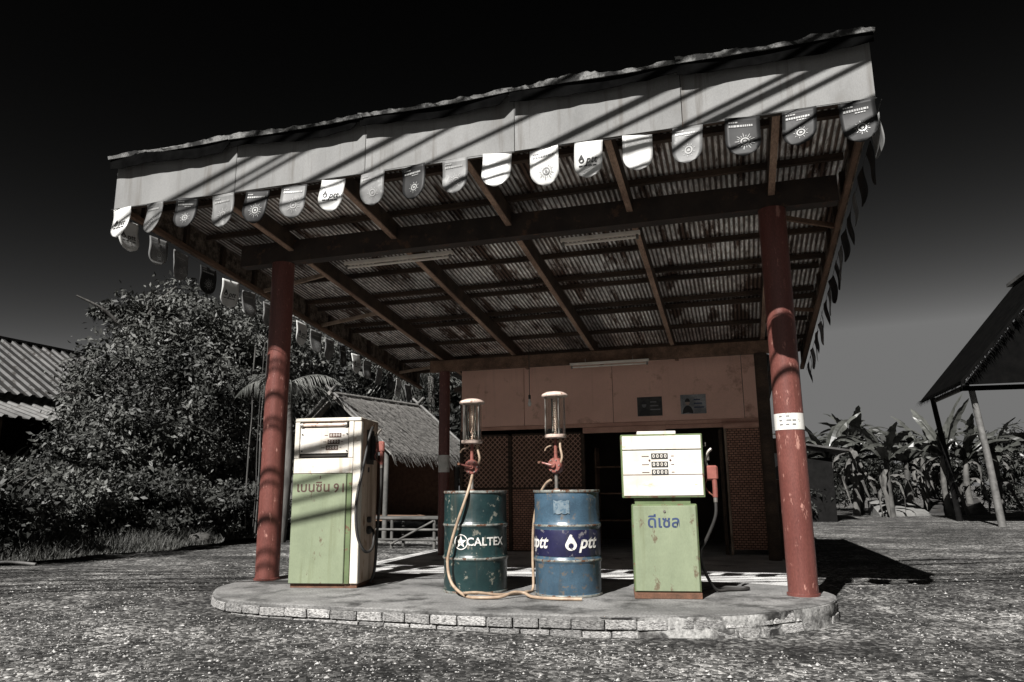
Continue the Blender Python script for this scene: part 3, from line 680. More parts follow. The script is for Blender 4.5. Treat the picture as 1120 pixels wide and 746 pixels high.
for i, (x0, x1) in enumerate(((-4.585, -3.775), (-3.705, -2.505))):
    f = thing('lattice_gate', '%s brown diamond lattice gate panel in the shop front' % ('narrow left' if i == 0 else 'wide right'), 'gate', (0, 0, 0), 0, 'lattice gate panels')
    o = lattice(x0, x1, .93, 1.80, SY-.012, .085).build('lattice', 'lattice', f); o['kind'] = 'stuff'
    for z0_, z1_ in ((1.80, 1.83), (.90, .93), (-.14, -.09)): MB().box(x0, x1, SY-.02, SY+.01, z0_, z1_).build('frame_rail', 'wood_dark', f)
    MB().box(x0, x1, SY-.012, SY+.004, -.09, .90).build('woven_panel', 'weave', f)
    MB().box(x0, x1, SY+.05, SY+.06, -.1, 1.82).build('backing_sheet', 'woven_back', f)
# woven blind leaning at the right of the doorway
t = thing('woven_blind', 'tall woven brown rattan screen at the right of the doorway', 'screen', (.09, SY-.09, -.15))
MB().box(-.25, .27, -.006, .006, .12, 1.96).build('weave', 'weave', t)
MB().box(-.29, -.255, -.02, .015, .0, 1.98, .004).build('side_slat', 'wood_pale', t)
MB().box(.273, .30, -.02, .015, .0, 1.98, .004).build('side_slat', 'wood_dark', t)
MB().lathe([(.05, -.29), (.055, 0), (.05, .29)], 14, (0, -.01, 2.0), 'x').build('rolled_top', 'salmon_trim', t, smooth=40)
def poster(x0, x1, z0, z1, y, label, base, person):
    t = thing('poster', label, 'poster', ((x0+x1)/2, y, z0), 0, 'posters on the salmon wall'); W = (x1-x0)/2; Hh = z1-z0
    MB().box(-W, W, -.008, 0, 0, Hh).build('sheet', base, t)
    mb = MB(); y_ = -.0105; fn = lambda u, v: (u, y_, v); c_ = -W*.45
    n = 14; flat_to(mb, ([(c_, .02)]+[(c_+W*.42*math.cos(PI*k/n), .005+Hh*.42*math.sin(PI*k/n)) for k in range(n+1)], [(0, k+1, k+2) for k in range(n)]), fn); mb.build('jacket', 'print_black', t)
    mb = MB(); flat_to(mb, ([(c_+.036*math.cos(2*PI*k/n), Hh*.60+.048*math.sin(2*PI*k/n)) for k in range(n)], [tuple(range(n))]), lambda u, v: (u, y_-.001, v)); mb.build('face', 'skin_print' if person else 'flag_print_mid', t)
    mb = MB(); flat_to(mb, ([(c_+.040*math.cos(PI*k/n), Hh*.62+.058*math.sin(PI*k/n)) for k in range(n+1)], [tuple(range(n+1))]), lambda u, v: (u, y_-.002, v)); mb.build('hair', 'print_black', t)
    mb = MB()
    for row in range(3):
        flat_to(mb, ([(W*.05, Hh*(.3+.2*row)), (W*(.85-.15*row), Hh*(.3+.2*row)), (W*(.85-.15*row), Hh*(.36+.2*row)), (W*.05, Hh*(.36+.2*row))], [(0, 1, 2, 3)]), fn)
    mb.build('print_line', 'print_navy' if person else 'flag_print_mid', t)
poster(-1.538, -1.137, 2.05, 2.36, SY-.032, 'dark poster with dim figures on the salmon wall, left of the two', 'poster_dark', False)
poster(-.842, -.444, 2.06, 2.37, SY-.032, 'pale poster with a portrait on the salmon wall, right of the two', 'poster_pale', True)
t = thing('wall_notice', 'pale torn notice fixed beside the shop behind the right column', 'notice', (.53, 11.6, 1.0))
MB().box(-.16, .16, -.006, 0, 0, .38).build('sheet', 'poster_pale', t); MB().box(-.2, .2, .002, .03, -1.15, .6).build('post_board', 'wood_dark', t)
mb = MB(); n = 12; flat_to(mb, ([(.02, 0.0)]+[(.02+.09*math.cos(PI*k/n), .2*math.sin(PI*k/n)) for k in range(n+1)], [(0, k+1, k+2) for k in range(n)]), lambda u, v: (u, -.008, v+.004)); mb.build('figure_print', 'print_black', t)
# dim shelf in the doorway
t = thing('shelf', 'dim wooden shelf just inside the dark shop doorway', 'shelf', (-2.0, SY+.8, -.15))
for z in (.5, .95, 1.4): MB().box(-.38, .38, -.16, .16, z, z+.025).build('board', 'wood_brown', t)
for s_ in (-1, 1): MB().box(s_*.39-.012, s_*.39+.012, -.16, .16, 0, 1.75).build('side_board', 'wood_brown', t)

# ------------------------------------------------------------------ fuel pumps
def on_front(vf, y, x0, z0): return [(u+x0, y, v+z0) for u, v in vf[0]], vf[1]
def nozzle(parent, p, turn=False, k=1.):
    """trigger nozzle hung spout up; turn swings its flat side to the front"""
    P = lambda a, b_: (p[0]+(a if not turn else -b_)*k, p[1]+(b_ if not turn else a)*k)
    def tb(pts, r_, name, m, n=10):
        MB().tube(spline([(*P(a, b_), p[2]+z*k) for a, b_, z in pts], 5), r_*k, n).build(name, m, parent, smooth=50)
    a0, a1 = P(-.024, -.05), P(.024, .05); x0, x1 = sorted((a0[0], a1[0])); y0, y1 = sorted((a0[1], a1[1]))
    MB().box(x0, x1, y0, y1, p[2]-.025*k, p[2]+.095*k, .014*k).build('nozzle_body', 'red_metal', parent)
    tb([(0, .03, .08), (0, .045, .14), (0, .02, .20), (0, -.01, .23)], .014, 'spout', 'steel')
    tb([(0, -.02, -.015), (0, -.022, -.08), (0, -.02, -.16)], .021, 'grip', 'red_metal')
    tb([(0, .04, -.02), (0, .06, -.07), (0, .03, -.12), (0, -.01, -.15)], .006, 'trigger_guard', 'red_metal', 6)
    tb([(0, -.02, -.15), (0, -.02, -.20)], .017, 'ferrule', 'steel')
# tall left pump
pl = thing('fuel_pump', 'tall cream fuel pump with pale green front beside the left column', 'fuel pump', (-3.893, 6.715, 0), R(9), 'fuel pumps on the island')
w2, d2, h = .34, .26, 1.61
MB().box(-w2+.01, w2-.01, -d2+.02, d2-.01, 0, .035).build('plinth', 'rust', pl)
mb = MB().box(-w2+.012, .26, -d2+.012, d2, .036, h-.03, .006); mb.build('cabinet', 'cream_side', pl)
MB().box(.262, w2, -d2, d2, .036, h-.002, .010).build('corner_post', 'cream_side', pl)
MB().box(-w2, .205, -d2-.012, -d2+.010, .04, 1.065, .006).build('door_panel', 'green_paint', pl)
MB().box(.211, .258, -d2-.004, -d2+.010, .04, 1.065, .003).build('side_strip', 'green_frame', pl)
MB().box(-w2, .262, -d2-.006, -d2+.010, 1.07, 1.215, .004).build('lower_facia', 'cream_paint', pl)
MB().box(-w2, -w2+.05, -d2-.008, -d2+.010, 1.217, h-.04, .004).build('bezel_side', 'cream_paint', pl)
MB().box(.215, .262, -d2-.008, -d2+.010, 1.217, h-.04, .004).build('bezel_side', 'cream_paint', pl)
MB().box(-w2, w2, -d2-.012, d2+.004, h-.038, h, .008).build('top_cap', 'cream_paint', pl)
MB().box(.264, w2+.002, -d2-.003, -d2+.06, .04, h-.04, .006).build('corner_trim', 'cream_paint', pl)
MB().box(-w2+.052, .213, -d2+.0105, -d2+.0115, 1.217, h-.04).build('display_recess', 'dark_gap', pl)
dp = MB().box(-w2+.056, .209, -d2-.004, -d2+.008, 1.262, 1.512, .003).build('display_plate', 'plate_white', pl)
MB().lathe([(.017, -.26), (.019, -.25), (.019, .17), (.017, .18)], 16, (0, -d2-.006, 1.540), 'x').build('lamp_tube', 'cap_cream', pl, smooth=40)
for x in (-.265, .185): MB().lathe([(.024, -.012), (.024, .012)], 14, (x, -d2-.006, 1.540), 'x').build('lamp_holder', 'steel', pl, smooth=40)
for z, s_, x in ((1.438, 4, .075), (1.375, 4, .06), (1.318, 4, .045)):
    mb = MB(); tw = text_mesh('0 0 0 0', .036, 0, .02)
    mb.add(*on_front(tw, -d2-.0078, x, z)); mb.build('counter_digits', 'plate_white', dp)
    MB().box(x-.062, x+.062, -d2-.0068, -d2-.0045, z-.023, z+.021, .001).build('counter_window', 'print_brown', dp)
    mb = MB()
    for a, b_ in ((-.11, -.075), (.075, .095)): mb.box(x+a, x+b_, -d2-.0056, -d2-.0045, z-.003, z+.003)
    mb.build('print_line', 'print_brown', dp)
for z in (1.285, 1.45):
    for x in (-.262, .197): MB().lathe([(.007, -.012), (.007, .0)], 8, (x, -d2-.002, z), 'y').build('screw', 'print_black', dp)
MB().box(-w2+.07, .19, -d2-.0015, -d2+.006, 1.232, 1.25).build('slot', 'dark_gap', pl)
o = MB(); o.add(*on_front(text_mesh('เบนซิน', .13, 0, .014), -d2-.0135, -.125, .935)); o.build('lettering', 'print_brown', pl)
o = MB(); o.box(-.064, -.053, -d2-.0138, -d2-.0130, 1.018, 1.046); o.build('tone_mark', 'print_brown', pl)
o = MB(); o.add(*on_front(text_mesh('91', .12, 0, .014, space=1.15), -d2-.0135, .142, .925)); o.build('lettering', 'print_brown', pl)
# side: cradle recess, lock, valve, hose
MB().box(w2, w2+.002, -.10, .13, 1.16, 1.50).build('cradle_recess', 'dark_gap', pl)
MB().box(w2, w2+.004, -.04, .0, 1.08, 1.13).build('lock_plate', 'print_black', pl)
MB().lathe([(.03, 0), (.03, .03), (.015, .035)], 14, (w2, .0, .62), 'x').build('valve', 'rubber', pl, smooth=40)
MB().lathe([(.04, 0), (.04, .03), (.02, .05)], 14, (w2, .0, .52), 'x').build('valve', 'rubber', pl, smooth=40)
MB().box(w2+.002, w2+.05, .03, .09, 1.20, 1.45, .006).build('cradle', 'rubber', pl)
nozzle(pl, (w2+.115, -.02, 1.30), True, .9)
MB().tube(spline([(w2+.01, -.02, 1.49), (w2+.05, -.08, 1.52), (w2+.05, -.17, 1.42), (w2+.02, -.25, 1.1), (w2-.02, -.29, .8), (w2+.0, -.30, .5), (w2+.06, -.25, .34), (w2+.1, -.14, .36), (w2+.07, -.02, .5), (w2+.02, .0, .53)], 8), .0135, 10).build('loop_hose', 'rubber', pl, smooth=50)
MB().tube(spline([(w2+.133, -.02, 1.13), (w2+.125, .0, .9), (w2+.08, .06, .5), (w2+.07, .04, .15), (w2+.03, .03, .02)], 8), .014, 10).build('nozzle_hose', 'rubber', pl, smooth=50)
# short right pump
pr = thing('fuel_pump', 'short green fuel pump with wide white display head near right column', 'fuel pump', (-.66, 6.66, 0), R(9), 'fuel pumps on the island')
w2, d2 = .272, .19; hw, hd = .345, .20
MB().box(-w2-.004, w2+.004, -d2-.004, d2, 0, .05, .004).build('plinth', 'rust', pr)
MB().box(-w2, w2, -d2+.006, d2, .051, .765, .008).build('cabinet', 'green_frame', pr)
MB().box(-w2+.012, w2-.012, -d2-.006, -d2+.005, .06, .752, .005).build('door_panel', 'green_paint', pr)
MB().lathe([(.010, -.008), (.012, 0)], 10, (0, -d2-.006, .705), 'y').build('door_lock', 'steel', pr, smooth=40)
MB().box(-w2+.03, w2-.05, -d2+.03, d2-.03, .766, .815).build('neck', 'green_frame', pr)
hdp = MB().box(-hw, hw, -hd+.004, hd, .816, 1.352, .006).build('head', 'green_frame', pr)
MB().box(-hw+.014, hw-.014, -hd-.006, -hd+.003, 1.222, 1.338, .003).build('upper_facia', 'plate_white', hdp)
dp = MB().box(-hw+.014, hw-.014, -hd-.004, -hd+.003, .834, 1.214, .003).build('display_plate', 'plate_white', hdp)
MB().box(-hw+.014, hw-.014, -hd-.0065, -hd-.0045, 1.008, 1.013).build('seam', 'print_brown', dp)
MB().box(-.20, .13, -.15, .12, 1.353, 1.382, .004).build('top_box', 'plate_white', pr)
for z, tx in ((1.165, '0000'), (1.095, '0000'), (1.03, '0 0 0 0')):
    mb = MB(); mb.add(*on_front(text_mesh('0 0 0 0', .042, 0, .02), -hd-.0078, -.02, z)); mb.build('counter_digits', 'plate_white', dp)
    MB().box(-.09, .05, -hd-.0068, -hd-.0045, z-.025, z+.024, .001).build('counter_window', 'print_black', dp)
    mb = MB()
    for a, b_ in ((-.17, -.11), (.075, .10)): mb.box(a, b_, -hd-.0062, -hd-.0048, z-.003, z+.003)
    mb.build('print_line', 'print_brown', dp)
for x in (-.105, .07): MB().lathe([(.009, -.003), (.009, 0)], 10, (x, -hd-.004, 1.13), 'y').build('rivet', 'print_brown', dp)
mb = MB(); mb.add(*on_front(text_mesh('ดีเซล', .135, 0, .02), -d2-.0072, -.01, .615)); mb.build('lettering', 'print_navy', pr)
MB().box(hw, hw+.05, -.06, -.02, 1.0, 1.10, .004).build('cradle', 'steel', pr)
MB().lathe([(.022, 0), (.022, .05)], 14, (hw+.045, -.05, 1.13), 'z').build('swivel', 'steel', pr, smooth=40)
nozzle(pr, (hw+.075, -.07, .985), True, 1.05)
MB().tube(spline([(hw+.096, -.07, .79), (hw+.085, -.06, .65), (hw+.0, -.0, .45), (w2+.03, .06, .36), (w2+.06, .10, .2), (w2+.16, .22, .03), (w2+.28, .30, .018), (w2+.42, .34, .018), (w2+.46, .42, .018), (w2+.30, .46, .018), (w2+.12, .40, .018), (w2+.02, .25, .02), (w2-.04, .17, .06)], 8), .0135, 10).build('hose', 'rubber', pr, smooth=50)
MB().tube([(hw, -.1, 1.25), (hw+.035, -.1, 1.25), (hw+.035, -.1, 1.28)], .004, 6).build('hook', 'steel', pr)

# ------------------------------------------------------------------ drums and hand pumps
RD, HD = .288, .888
def drum_prof(r_=RD):
    pr_ = [(r_-.004, 0), (r_+.006, .004), (r_+.006, .018), (r_-.002, .026), (r_, .04)]
    for zc in (.30, .59):
        pr_ += [(r_, zc-.03), (r_+.003, zc-.022), (r_+.010, zc-.010), (r_+.011, zc), (r_+.010, zc+.010), (r_+.003, zc+.022), (r_, zc+.03), (r_, zc+.10), (r_, zc+.18)]
    pr_ = [q for q in pr_ if q[1] < HD-.04]
    return pr_+[(r_, HD-.03), (r_-.002, HD-.024), (r_+.006, HD-.016), (r_+.006, HD-.002), (r_-.002, HD), (r_-.012, HD-.002), (r_-.014, HD-.016), (.02, HD-.016)]
def drum(loc, rz, label, m, seed):
    t = thing('oil_drum', label, 'drum', loc, rz, 'oil drums on the island')
    def dent(q):
        a = math.atan2(q.y, q.x); r_ = math.hypot(q.x, q.y)
        if r_ < RD-.03: return tuple(q)
        k = 1+.013*noise.noise(Vector((math.cos(a)*1.6+seed, math.sin(a)*1.6, q.z*4)))-.018*max(0, noise.noise(Vector((math.cos(a)*3+seed, math.sin(a)*3+5, q.z*7)))-.35)*2
        return (q.x*k, q.y*k, q.z)
    MB().lathe(drum_prof(), 72).build('shell', m, t, smooth=45, jitter=dent)
    for z, zz in ((.0, .02), (HD-.020, HD+.001)):
        MB().lathe([(RD+.0075, z+.001), (RD+.009, z+.006), (RD+.009, zz-.004), (RD+.007, zz+.0015), (RD-.006, zz+.0015)], 64, cap=False).build('chime', 'drum_steel', t, smooth=60, jitter=dent)
    for zc in (.30, .59):
        MB().lathe([(RD+.0105, zc-.009), (RD+.0125, zc-.004), (RD+.0125, zc+.004), (RD+.0105, zc+.009)], 64, cap=False).build('rolling_hoop', 'drum_steel', t, smooth=60, jitter=dent)
    MB().lathe([(.035, 0), (.035, .018), (.02, .02)], 16, (.12, .12, HD-.016)).build('bung', 'rust', t, smooth=40)
    return t, dent
def wrap(vf, a0, z0, r_=RD+.0065):
    return [((r_)*math.sin(u/r_+a0), -(r_)*math.cos(u/r_+a0), v+z0) for u, v in vf[0]], vf[1]
t1, _ = drum((-2.375, 6.63, 0), 0, 'dark green oil drum with a star emblem and white lettering', 'teal_drum', 2.)
a_c = math.atan2(-2.375, 6.63)   # drum front as met from the forecourt
def face(u): return u+(-a_c)*0
A0 = -a_c                         # angle of the side turned to the forecourt viewer
mb = MB(); mb.add(*wrap(ring2(.059, .067, 32), A0-.46, .445)); mb.add(*wrap(star2(.056), A0-.46, .445)); mb.build('star_emblem', 'print_white', t1)
mb = MB(); mb.add(*wrap(text_mesh('CALTEX', .098, 0, .022, space=1.02), A0+.34, .445)); mb.build('lettering', 'print_white', t1)
t2, dn = drum((-1.50, 6.60, 0), 0, 'blue oil drum with a navy band and white flame emblem', 'blue_drum', 9.)
MB().lathe([(RD+.0025, .335), (RD+.0035, .34), (RD+.0035, .55), (RD+.0025, .555)], 72, cap=False).build('navy_band', 'navy_band', t2, smooth=50, jitter=dn)
A0 = math.atan2(1.50, 6.6)
for k, da in enumerate((.22, .22-2.1, .22+2.1)):
    mb = MB(); mb.add(*wrap(flame2(.050), A0+da-.12, .435)); mb.build('flame_emblem', 'print_white', t2)
    mb = MB(); mb.add(*wrap(text_mesh('ptt', .15, .28, .02), A0+da+.42, .450)); mb.build('lettering', 'print_white', t2)
    mb = MB(); mb.add(*wrap(text_mesh('ptt', .15, .28, .02), A0+da+.93, .450)) if k == 1 else None
    if k == 1: mb.build('lettering', 'print_white', t2)
n5 = 8; mb = MB(); mb.add(*wrap(([(-.07+.14*i/n5, -.055+.006*math.sin(i*2.)) for i in range(n5+1)]+[(-.07+.14*i/n5, .055+.006*math.cos(i*1.7)) for i in range(n5+1)], [(i, i+1, n5+2+i, n5+1+i) for i in range(n5)]), A0-.16, .745))
mb.build('worn_label', 'print_worn', t2)
def hand_pump(loc, rz, label, hh):
    t = thing('hand_pump', label, 'hand pump', loc, rz, 'hand cranked drum pumps'); z0 = 0
    MB().lathe([(.045, 0), (.045, .012), (.03, .016), (.022, .03)], 18).build('flange', 'rust', t, smooth=40)
    MB().tube([(0, 0, .02), (0, 0, .16)], .016, 12).build('riser', 'steel', t, smooth=40)
    body = MB().lathe([(.03, -.05), (.062, -.046), (.070, -.03), (.070, .03), (.062, .046), (.03, .05)], 24, (0, 0, .235), 'y').build('pump_body', 'red_metal', t, smooth=40)
    MB().lathe([(.018, -.075), (.024, -.07), (.024, -.05)], 14, (0, 0, .235), 'y').build('hub', 'red_metal', body, smooth=40)
    for k in range(6): MB().lathe([(.006, -.056), (.006, -.046)], 8, (.052*math.cos(k*PI/3), 0, .235+.052*math.sin(k*PI/3)), 'y').build('bolt', 'steel', body)
    MB().tube(spline([(0, -.075, .235), (-.06, -.085, .25), (-.11, -.085, .262)], 4), .009, 8).build('crank', 'red_metal', t, smooth=40)
    MB().lathe([(.012, -.13), (.014, -.10), (.012, -.085)], 12, (-.11, 0, .262), 'y').build('crank_grip', 'rust', t, smooth=40)
    MB().tube([(0, 0, .16), (0, 0, .17)], .025, 12).build('lower_collar', 'red_metal', t, smooth=40)
    MB().tube([(0, 0, .30), (0, 0, hh-.015)], [.018, .014], 12).build('upper_pipe', 'red_metal', t, smooth=40)
    MB().tube(spline([(.03, -.02, .21), (.075, -.03, .30), (.055, -.02, .40), (.05, 0, hh-.01)], 5), .011, 10).build('bypass_pipe', 'hose_tan', t, smooth=50)
    MB().tube(spline([(-.03, 0, .42), (-.09, 0, .40), (-.11, 0, .37)], 4), .008, 8).build('tap', 'hose_tan', t, smooth=50)
    gH = .355
    MB().lathe([(.04, hh-.02), (.097, hh-.014), (.100, hh-.004), (.100, hh+.012), (.092, hh+.014)], 28).build('base_plate', 'cap_cream', t, smooth=40)
    prof = [(.090, hh+.016), (.090, hh+gH-.002), (.085, hh+gH-.002), (.085, hh+.016)]
    mb = MB().lathe(prof+[prof[0]], 36, cap=False); mb.build('glass_cylinder', 'clear_glass', t, smooth=40)
    MB().lathe([(.092, hh+gH), (.118, hh+gH+.004), (.122, hh+gH+.014), (.116, hh+gH+.028), (.08, hh+gH+.046), (.02, hh+gH+.055)], 32).build('top_cap', 'cap_cream', t, smooth=40)
    for k in range(4):
        a = PI/4+k*PI/2; MB().tube([(.095*math.cos(a), .095*math.sin(a), hh+.012), (.095*math.cos(a), .095*math.sin(a), hh+gH+.002)], .005, 8).build('tie_rod', 'steel', t)
    MB().box(-.012, .012, -.004, .004, hh+.02, hh+gH-.01).build('gauge_strip', 'cap_cream', t)
    mb = MB()
    for k in range(14): mb.box(-.011, .011 if k % 5 == 0 else .0, -.0055, -.0045, hh+.04+k*.021, hh+.044+k*.021)
    mb.build('gauge_mark', 'print_black', t)
    MB().tube([(.03, .01, hh+.016), (.03, .01, hh+gH-.01)], .010, 10).build('inner_pipe', 'steel', t, smooth=40)
    MB().tube([(-.035, .02, hh+.016), (-.035, .02, hh+gH-.01)], .006, 8).build('inner_pipe', 'drum_steel', t, smooth=40)
    return t
hand_pump((-2.40, 6.60, HD-.0155), R(14), 'red hand pump with glass cylinder on the dark green drum', .47)
hand_pump((-1.59, 6.60, HD-.0155), R(-12), 'red hand pump with glass cylinder on the blue drum', .50)
# pump hoses
hz = .0155
p = spline([(-2.36, 6.50, 1.03), (-2.335, 6.36, .93), (-2.36, 6.305, .80), (-2.43, 6.29, .60), (-2.49, 6.285, .40), (-2.51, 6.28, .25), (-2.45, 6.24, .10), (-2.30, 6.16, hz+.003), (-2.16, 6.09, hz), (-1.98, 6.14, hz+.005), (-1.90, 6.24, hz+.03), (-1.82, 6.30, hz+.02), (-1.72, 6.23, hz), (-1.5, 6.18, hz), (-1.3, 6.2, hz)], 8)
tag(MB().tube(p, .0135, 10).build('hose', 'hose_tan', smooth=60), 'tan hose hanging down the front of the dark green drum', 'hose')
p = spline([(-2.3, 6.12, hz+.027), (-2.2, 6.18, hz+.028), (-2.05, 6.27, hz+.004), (-1.95, 6.38, hz), (-1.86, 6.52, hz), (-1.85, 6.7, .03), (-1.86, 6.74, .3), (-1.84, 6.72, .6), (-1.78, 6.68, .82), (-1.70, 6.63, .94), (-1.64, 6.6, .98)], 8)
tag(MB().tube(p, .0125, 10).build('hose', 'hose_tan', smooth=60), 'tan hose looping up between the two drums', 'hose')
tag(MB().lathe([(.2, 0), (.21, .008), (.2, .016)], 30, (-1.5, 6.6, 0)).build('drum_mat', 'wood_brown', smooth=40), 'flat brown board under the blue drum', 'board') if False else None

# ------------------------------------------------------------------ vegetation helpers
def leaf_object(name, centers, rads, n, size, m, parent, seed, up_bias=.35, droop=.3, clump=.46, shell=.45, asp=.38):
    """many small folded leaves gathered in clumps through a set of ellipsoids"""
    rg = np.random.RandomState(seed); c0 = np.array(centers, float); r0 = np.array(rads, float)
    vol = np.prod(r0, 1)**(2/3); pr_ = vol/vol.sum(); nc = max(24, n//80)
    which = rg.choice(len(c0), nc, p=pr_); d = rg.normal(size=(nc, 3)); d /= np.linalg.norm(d, axis=1)[:, None]
    rad = shell+(1-shell)*rg.rand(nc)**.7; rad *= rg.uniform(.72, 1.12, nc); far_ = rg.rand(nc) < .10; rad[far_] *= rg.uniform(1.05, 1.32, far_.sum())
    cc = c0[which]+d*r0[which]*rad[:, None]; cs = clump*r0[which].mean(1)*rg.uniform(.25, .6, nc)
    k = rg.randint(0, nc, n); P = cc[k]+rg.normal(size=(n, 3))*cs[k][:, None]*np.array([.6, .6, .42])
    out = P-c0[which[k]]; out /= np.linalg.norm(out, axis=1)[:, None]+1e-6
    nr = rg.normal(size=(n, 3))*.75+out*.6+np.array([0, 0, up_bias]); nr /= np.linalg.norm(nr, axis=1)[:, None]
    ax = rg.normal(size=(n, 3))+out*.5+np.array([0, 0, -droop]); ax -= nr*(ax*nr).sum(1)[:, None]; ax /= np.linalg.norm(ax, axis=1)[:, None]
    bi = np.cross(nr, ax); s_ = size*(.4+1.15*rg.rand(n)**1.6)[:, None]
    z = P[:, 2] > Gz(0, 20)+.02; P, nr, ax, bi, s_ = P[z], nr[z], ax[z], bi[z], s_[z]; n = len(P)
    v = np.empty((n, 4, 3)); v[:, 0] = P; v[:, 1] = P+ax*s_*.5+bi*s_*asp*.5+nr*s_*.08; v[:, 2] = P+ax*s_; v[:, 3] = P+ax*s_*.5-bi*s_*asp*.5+nr*s_*.08
    return np_mesh(name, v.reshape(-1, 3), n, m, parent)
def np_mesh(name, v, nq, m, parent, k=4):
    me = bpy.data.meshes.new(name); me.vertices.add(len(v)); me.vertices.foreach_set('co', v.astype(np.float32).ravel())
    me.loops.add(nq*k); me.loops.foreach_set('vertex_index', np.arange(nq*k, dtype=np.int32)); me.polygons.add(nq)
    me.polygons.foreach_set('loop_start', np.arange(nq, dtype=np.int32)*k); me.update(calc_edges=True); me.validate()
    return obj(name, me, m, parent)
def trunk_limbs(parent, base, h, r_, limbs, seed, spread, m='bark'):
    rg = random.Random(seed); b_ = Vector(base)
    pts = [b_+Vector((rg.uniform(-.08, .08)*k, rg.uniform(-.08, .08)*k, h*k/5-.05)) for k in range(6)]
    mb = MB(); mb.tube(spline(pts, 3), [r_*(1-.055*i) for i in range(16)], 9)
    mb.build('trunk', m, parent, smooth=60)
    for i in range(limbs):
        s_ = pts[rg.randrange(2, 6)]; a = rg.uniform(0, 2*PI); L_ = spread*rg.uniform(.6, 1.1)
        e = s_+Vector((math.cos(a)*L_, math.sin(a)*L_, L_*rg.uniform(.3, 1.0))); mid = s_.lerp(e, .5)+Vector((0, 0, .12*L_))
        pp = spline([s_, mid, e], 4); MB().tube(pp, [r_*.42*(1-.085*j) for j in range(len(pp))], 6).build('limb', m, parent, smooth=60)
def tree(name, label, cat, x, y, blobs, n, size, m, seed, th=None, tr=.09, limbs=5, group=None, **kw):
    g0 = Gz(x, y); t = thing(name, label, cat, (x, y, g0), 0, group)
    leaf_object('crown', [b_[:3] for b_ in blobs], [b_[3:] for b_ in blobs], n, size, m, t, seed, **kw)
    if th: trunk_limbs(t, (0, 0, 0), th, tr, limbs, seed, max(b_[3] for b_ in blobs)*.8)
    return t
# left hedge and trees (blobs are relative to the plant's foot)
tree('tall_tree', 'tall bushy tree with a spreading branch at the left of the canopy', 'tree', -12.9, 13.6,
     [(0, 0, 3.4, 1.7, 1.7, 1.6), (.5, .2, 4.9, 1.25, 1.2, 1.05), (-1.4, .2, 3.0, 1.15, 1.2, 1.0), (1.6, .3, 3.6, 1.3, 1.3, 1.4), (-.75, .1, 5.25, .75, .5, .34), (-1.35, 0, 5.30, .5, .35, .16), (-1.45, 0, 5.33, .5, .35, .14), (-1.7, 0, 5.3, .4, .3, .12), (-1.1, 0, 5.3, .5, .4, .2), (.2, -.4, 2.2, 1.9, 1.4, 1.0)], 60000, .125, 'leaf', 11, 4.6, .13, 7)
tree('tall_tree', 'tall pale leaved tree behind the left red column', 'tree', -11.0, 15.3,
     [(0, 0, 3.3, 1.5, 1.4, 1.5), (-.5, 0, 4.8, 1.3, 1.2, 1.1), (.6, .3, 4.4, 1.1, 1.1, 1.2), (1.0, .5, 2.8, 1.0, 1.0, 1.1), (-.6, -.3, 2.0, 1.3, 1.2, .9)], 48000, .12, 'leaf_pale', 12, 4.4, .10, 7, droop=.9)
tree('dark_tree', 'dark leafy tree rising behind the thatched hut', 'tree', -9.2, 21.5,
     [(0, 0, 3.6, 2.6, 2, 2.0), (2.2, .2, 3.4, 2.0, 1.8, 1.9), (-1.4, 0, 5.0, 1.8, 1.6, 1.5), (1.2, 0, 5.2, 1.8, 1.5, 1.2)], 22000, .22, 'leaf_dark', 13, 4.5, .16, 6)
tree('dark_tree', 'dark leafy tree standing between the hut and the shop', 'tree', -5.6, 19.5,
     [(0, 0, 3.2, 1.8, 1.6, 1.7), (1.0, 0, 4.2, 1.4, 1.4, 1.2), (-1.2, 0, 2.4, 1.4, 1.2, 1.2)], 14000, .20, 'leaf_dark', 14, 4.0, .12, 6)
tree('dark_tree', 'dark tree filling the gap left of the thatched hut', 'tree', -12.6, 18.5,
     [(0, 0, 3.2, 2.2, 1.8, 2.0), (1.6, 0, 4.2, 1.9, 1.6, 1.4), (-1.9, 0, 2.2, 1.8, 1.6, 1.6)], 15000, .20, 'leaf_dark', 15, 4.0, .12, 6)
hedge = [(-11.4, 8.6, 1.35, 'rounded dark bush at the far left by the grass verge'), (-11.7, 10.3, 1.55, 'dense dark bush second from the left along the verge'),
         (-11.3, 12.0, 1.6, 'leafy dark bush in the middle of the verge'), (-10.9, 13.6, 1.35, 'low bush near the left red column'), (-13.6, 9.6, 2.0, 'taller dark bush in front of the tin roofed house'),
         (-13.9, 11.9, 2.05, 'broad dark bush under the tall tree'), (-10.4, 15.6, 1.25, 'small bush beside the bamboo bench'), (-15.6, 11.4, 2.0, 'dark bush below the pale lower roof of the house')]
for i, (x, y, h_, lab) in enumerate(hedge):
    tree('bush', lab, 'bush', x, y, [(0, 0, h_*.45, 1.15, 1.15, h_*.5), (.5, .3, h_*.62, .8, .8, h_*.34), (-.5, -.3, h_*.58, .8, .9, h_*.36), (.1, -.5, h_*.3, 1.1, .8, h_*.3)], 19000, .105, ('leaf_dark', 'leaf')[i % 2], 30+i, h_*.6, .04, 4, group='bushes along the verge', asp=.42)
# bare hanging vines / pale stems in the pale tree
t = thing('vine_clump', 'pale dangling vine stems hanging beside the left red column', 'vines', (-9.2, 13.6, -.1))
for k in range(5):
    x = rnd.uniform(-.9, .3); pts = [(x+rnd.uniform(-.03, .03), rnd.uniform(-.03, .03), 4.0*(1-j/5)+rnd.uniform(-.1, .1)+.2) for j in range(6)]
    MB().tube(spline(pts, 4), .007 if k % 3 else .018, 6).build('stem', 'dry_leaf', t, smooth=60)
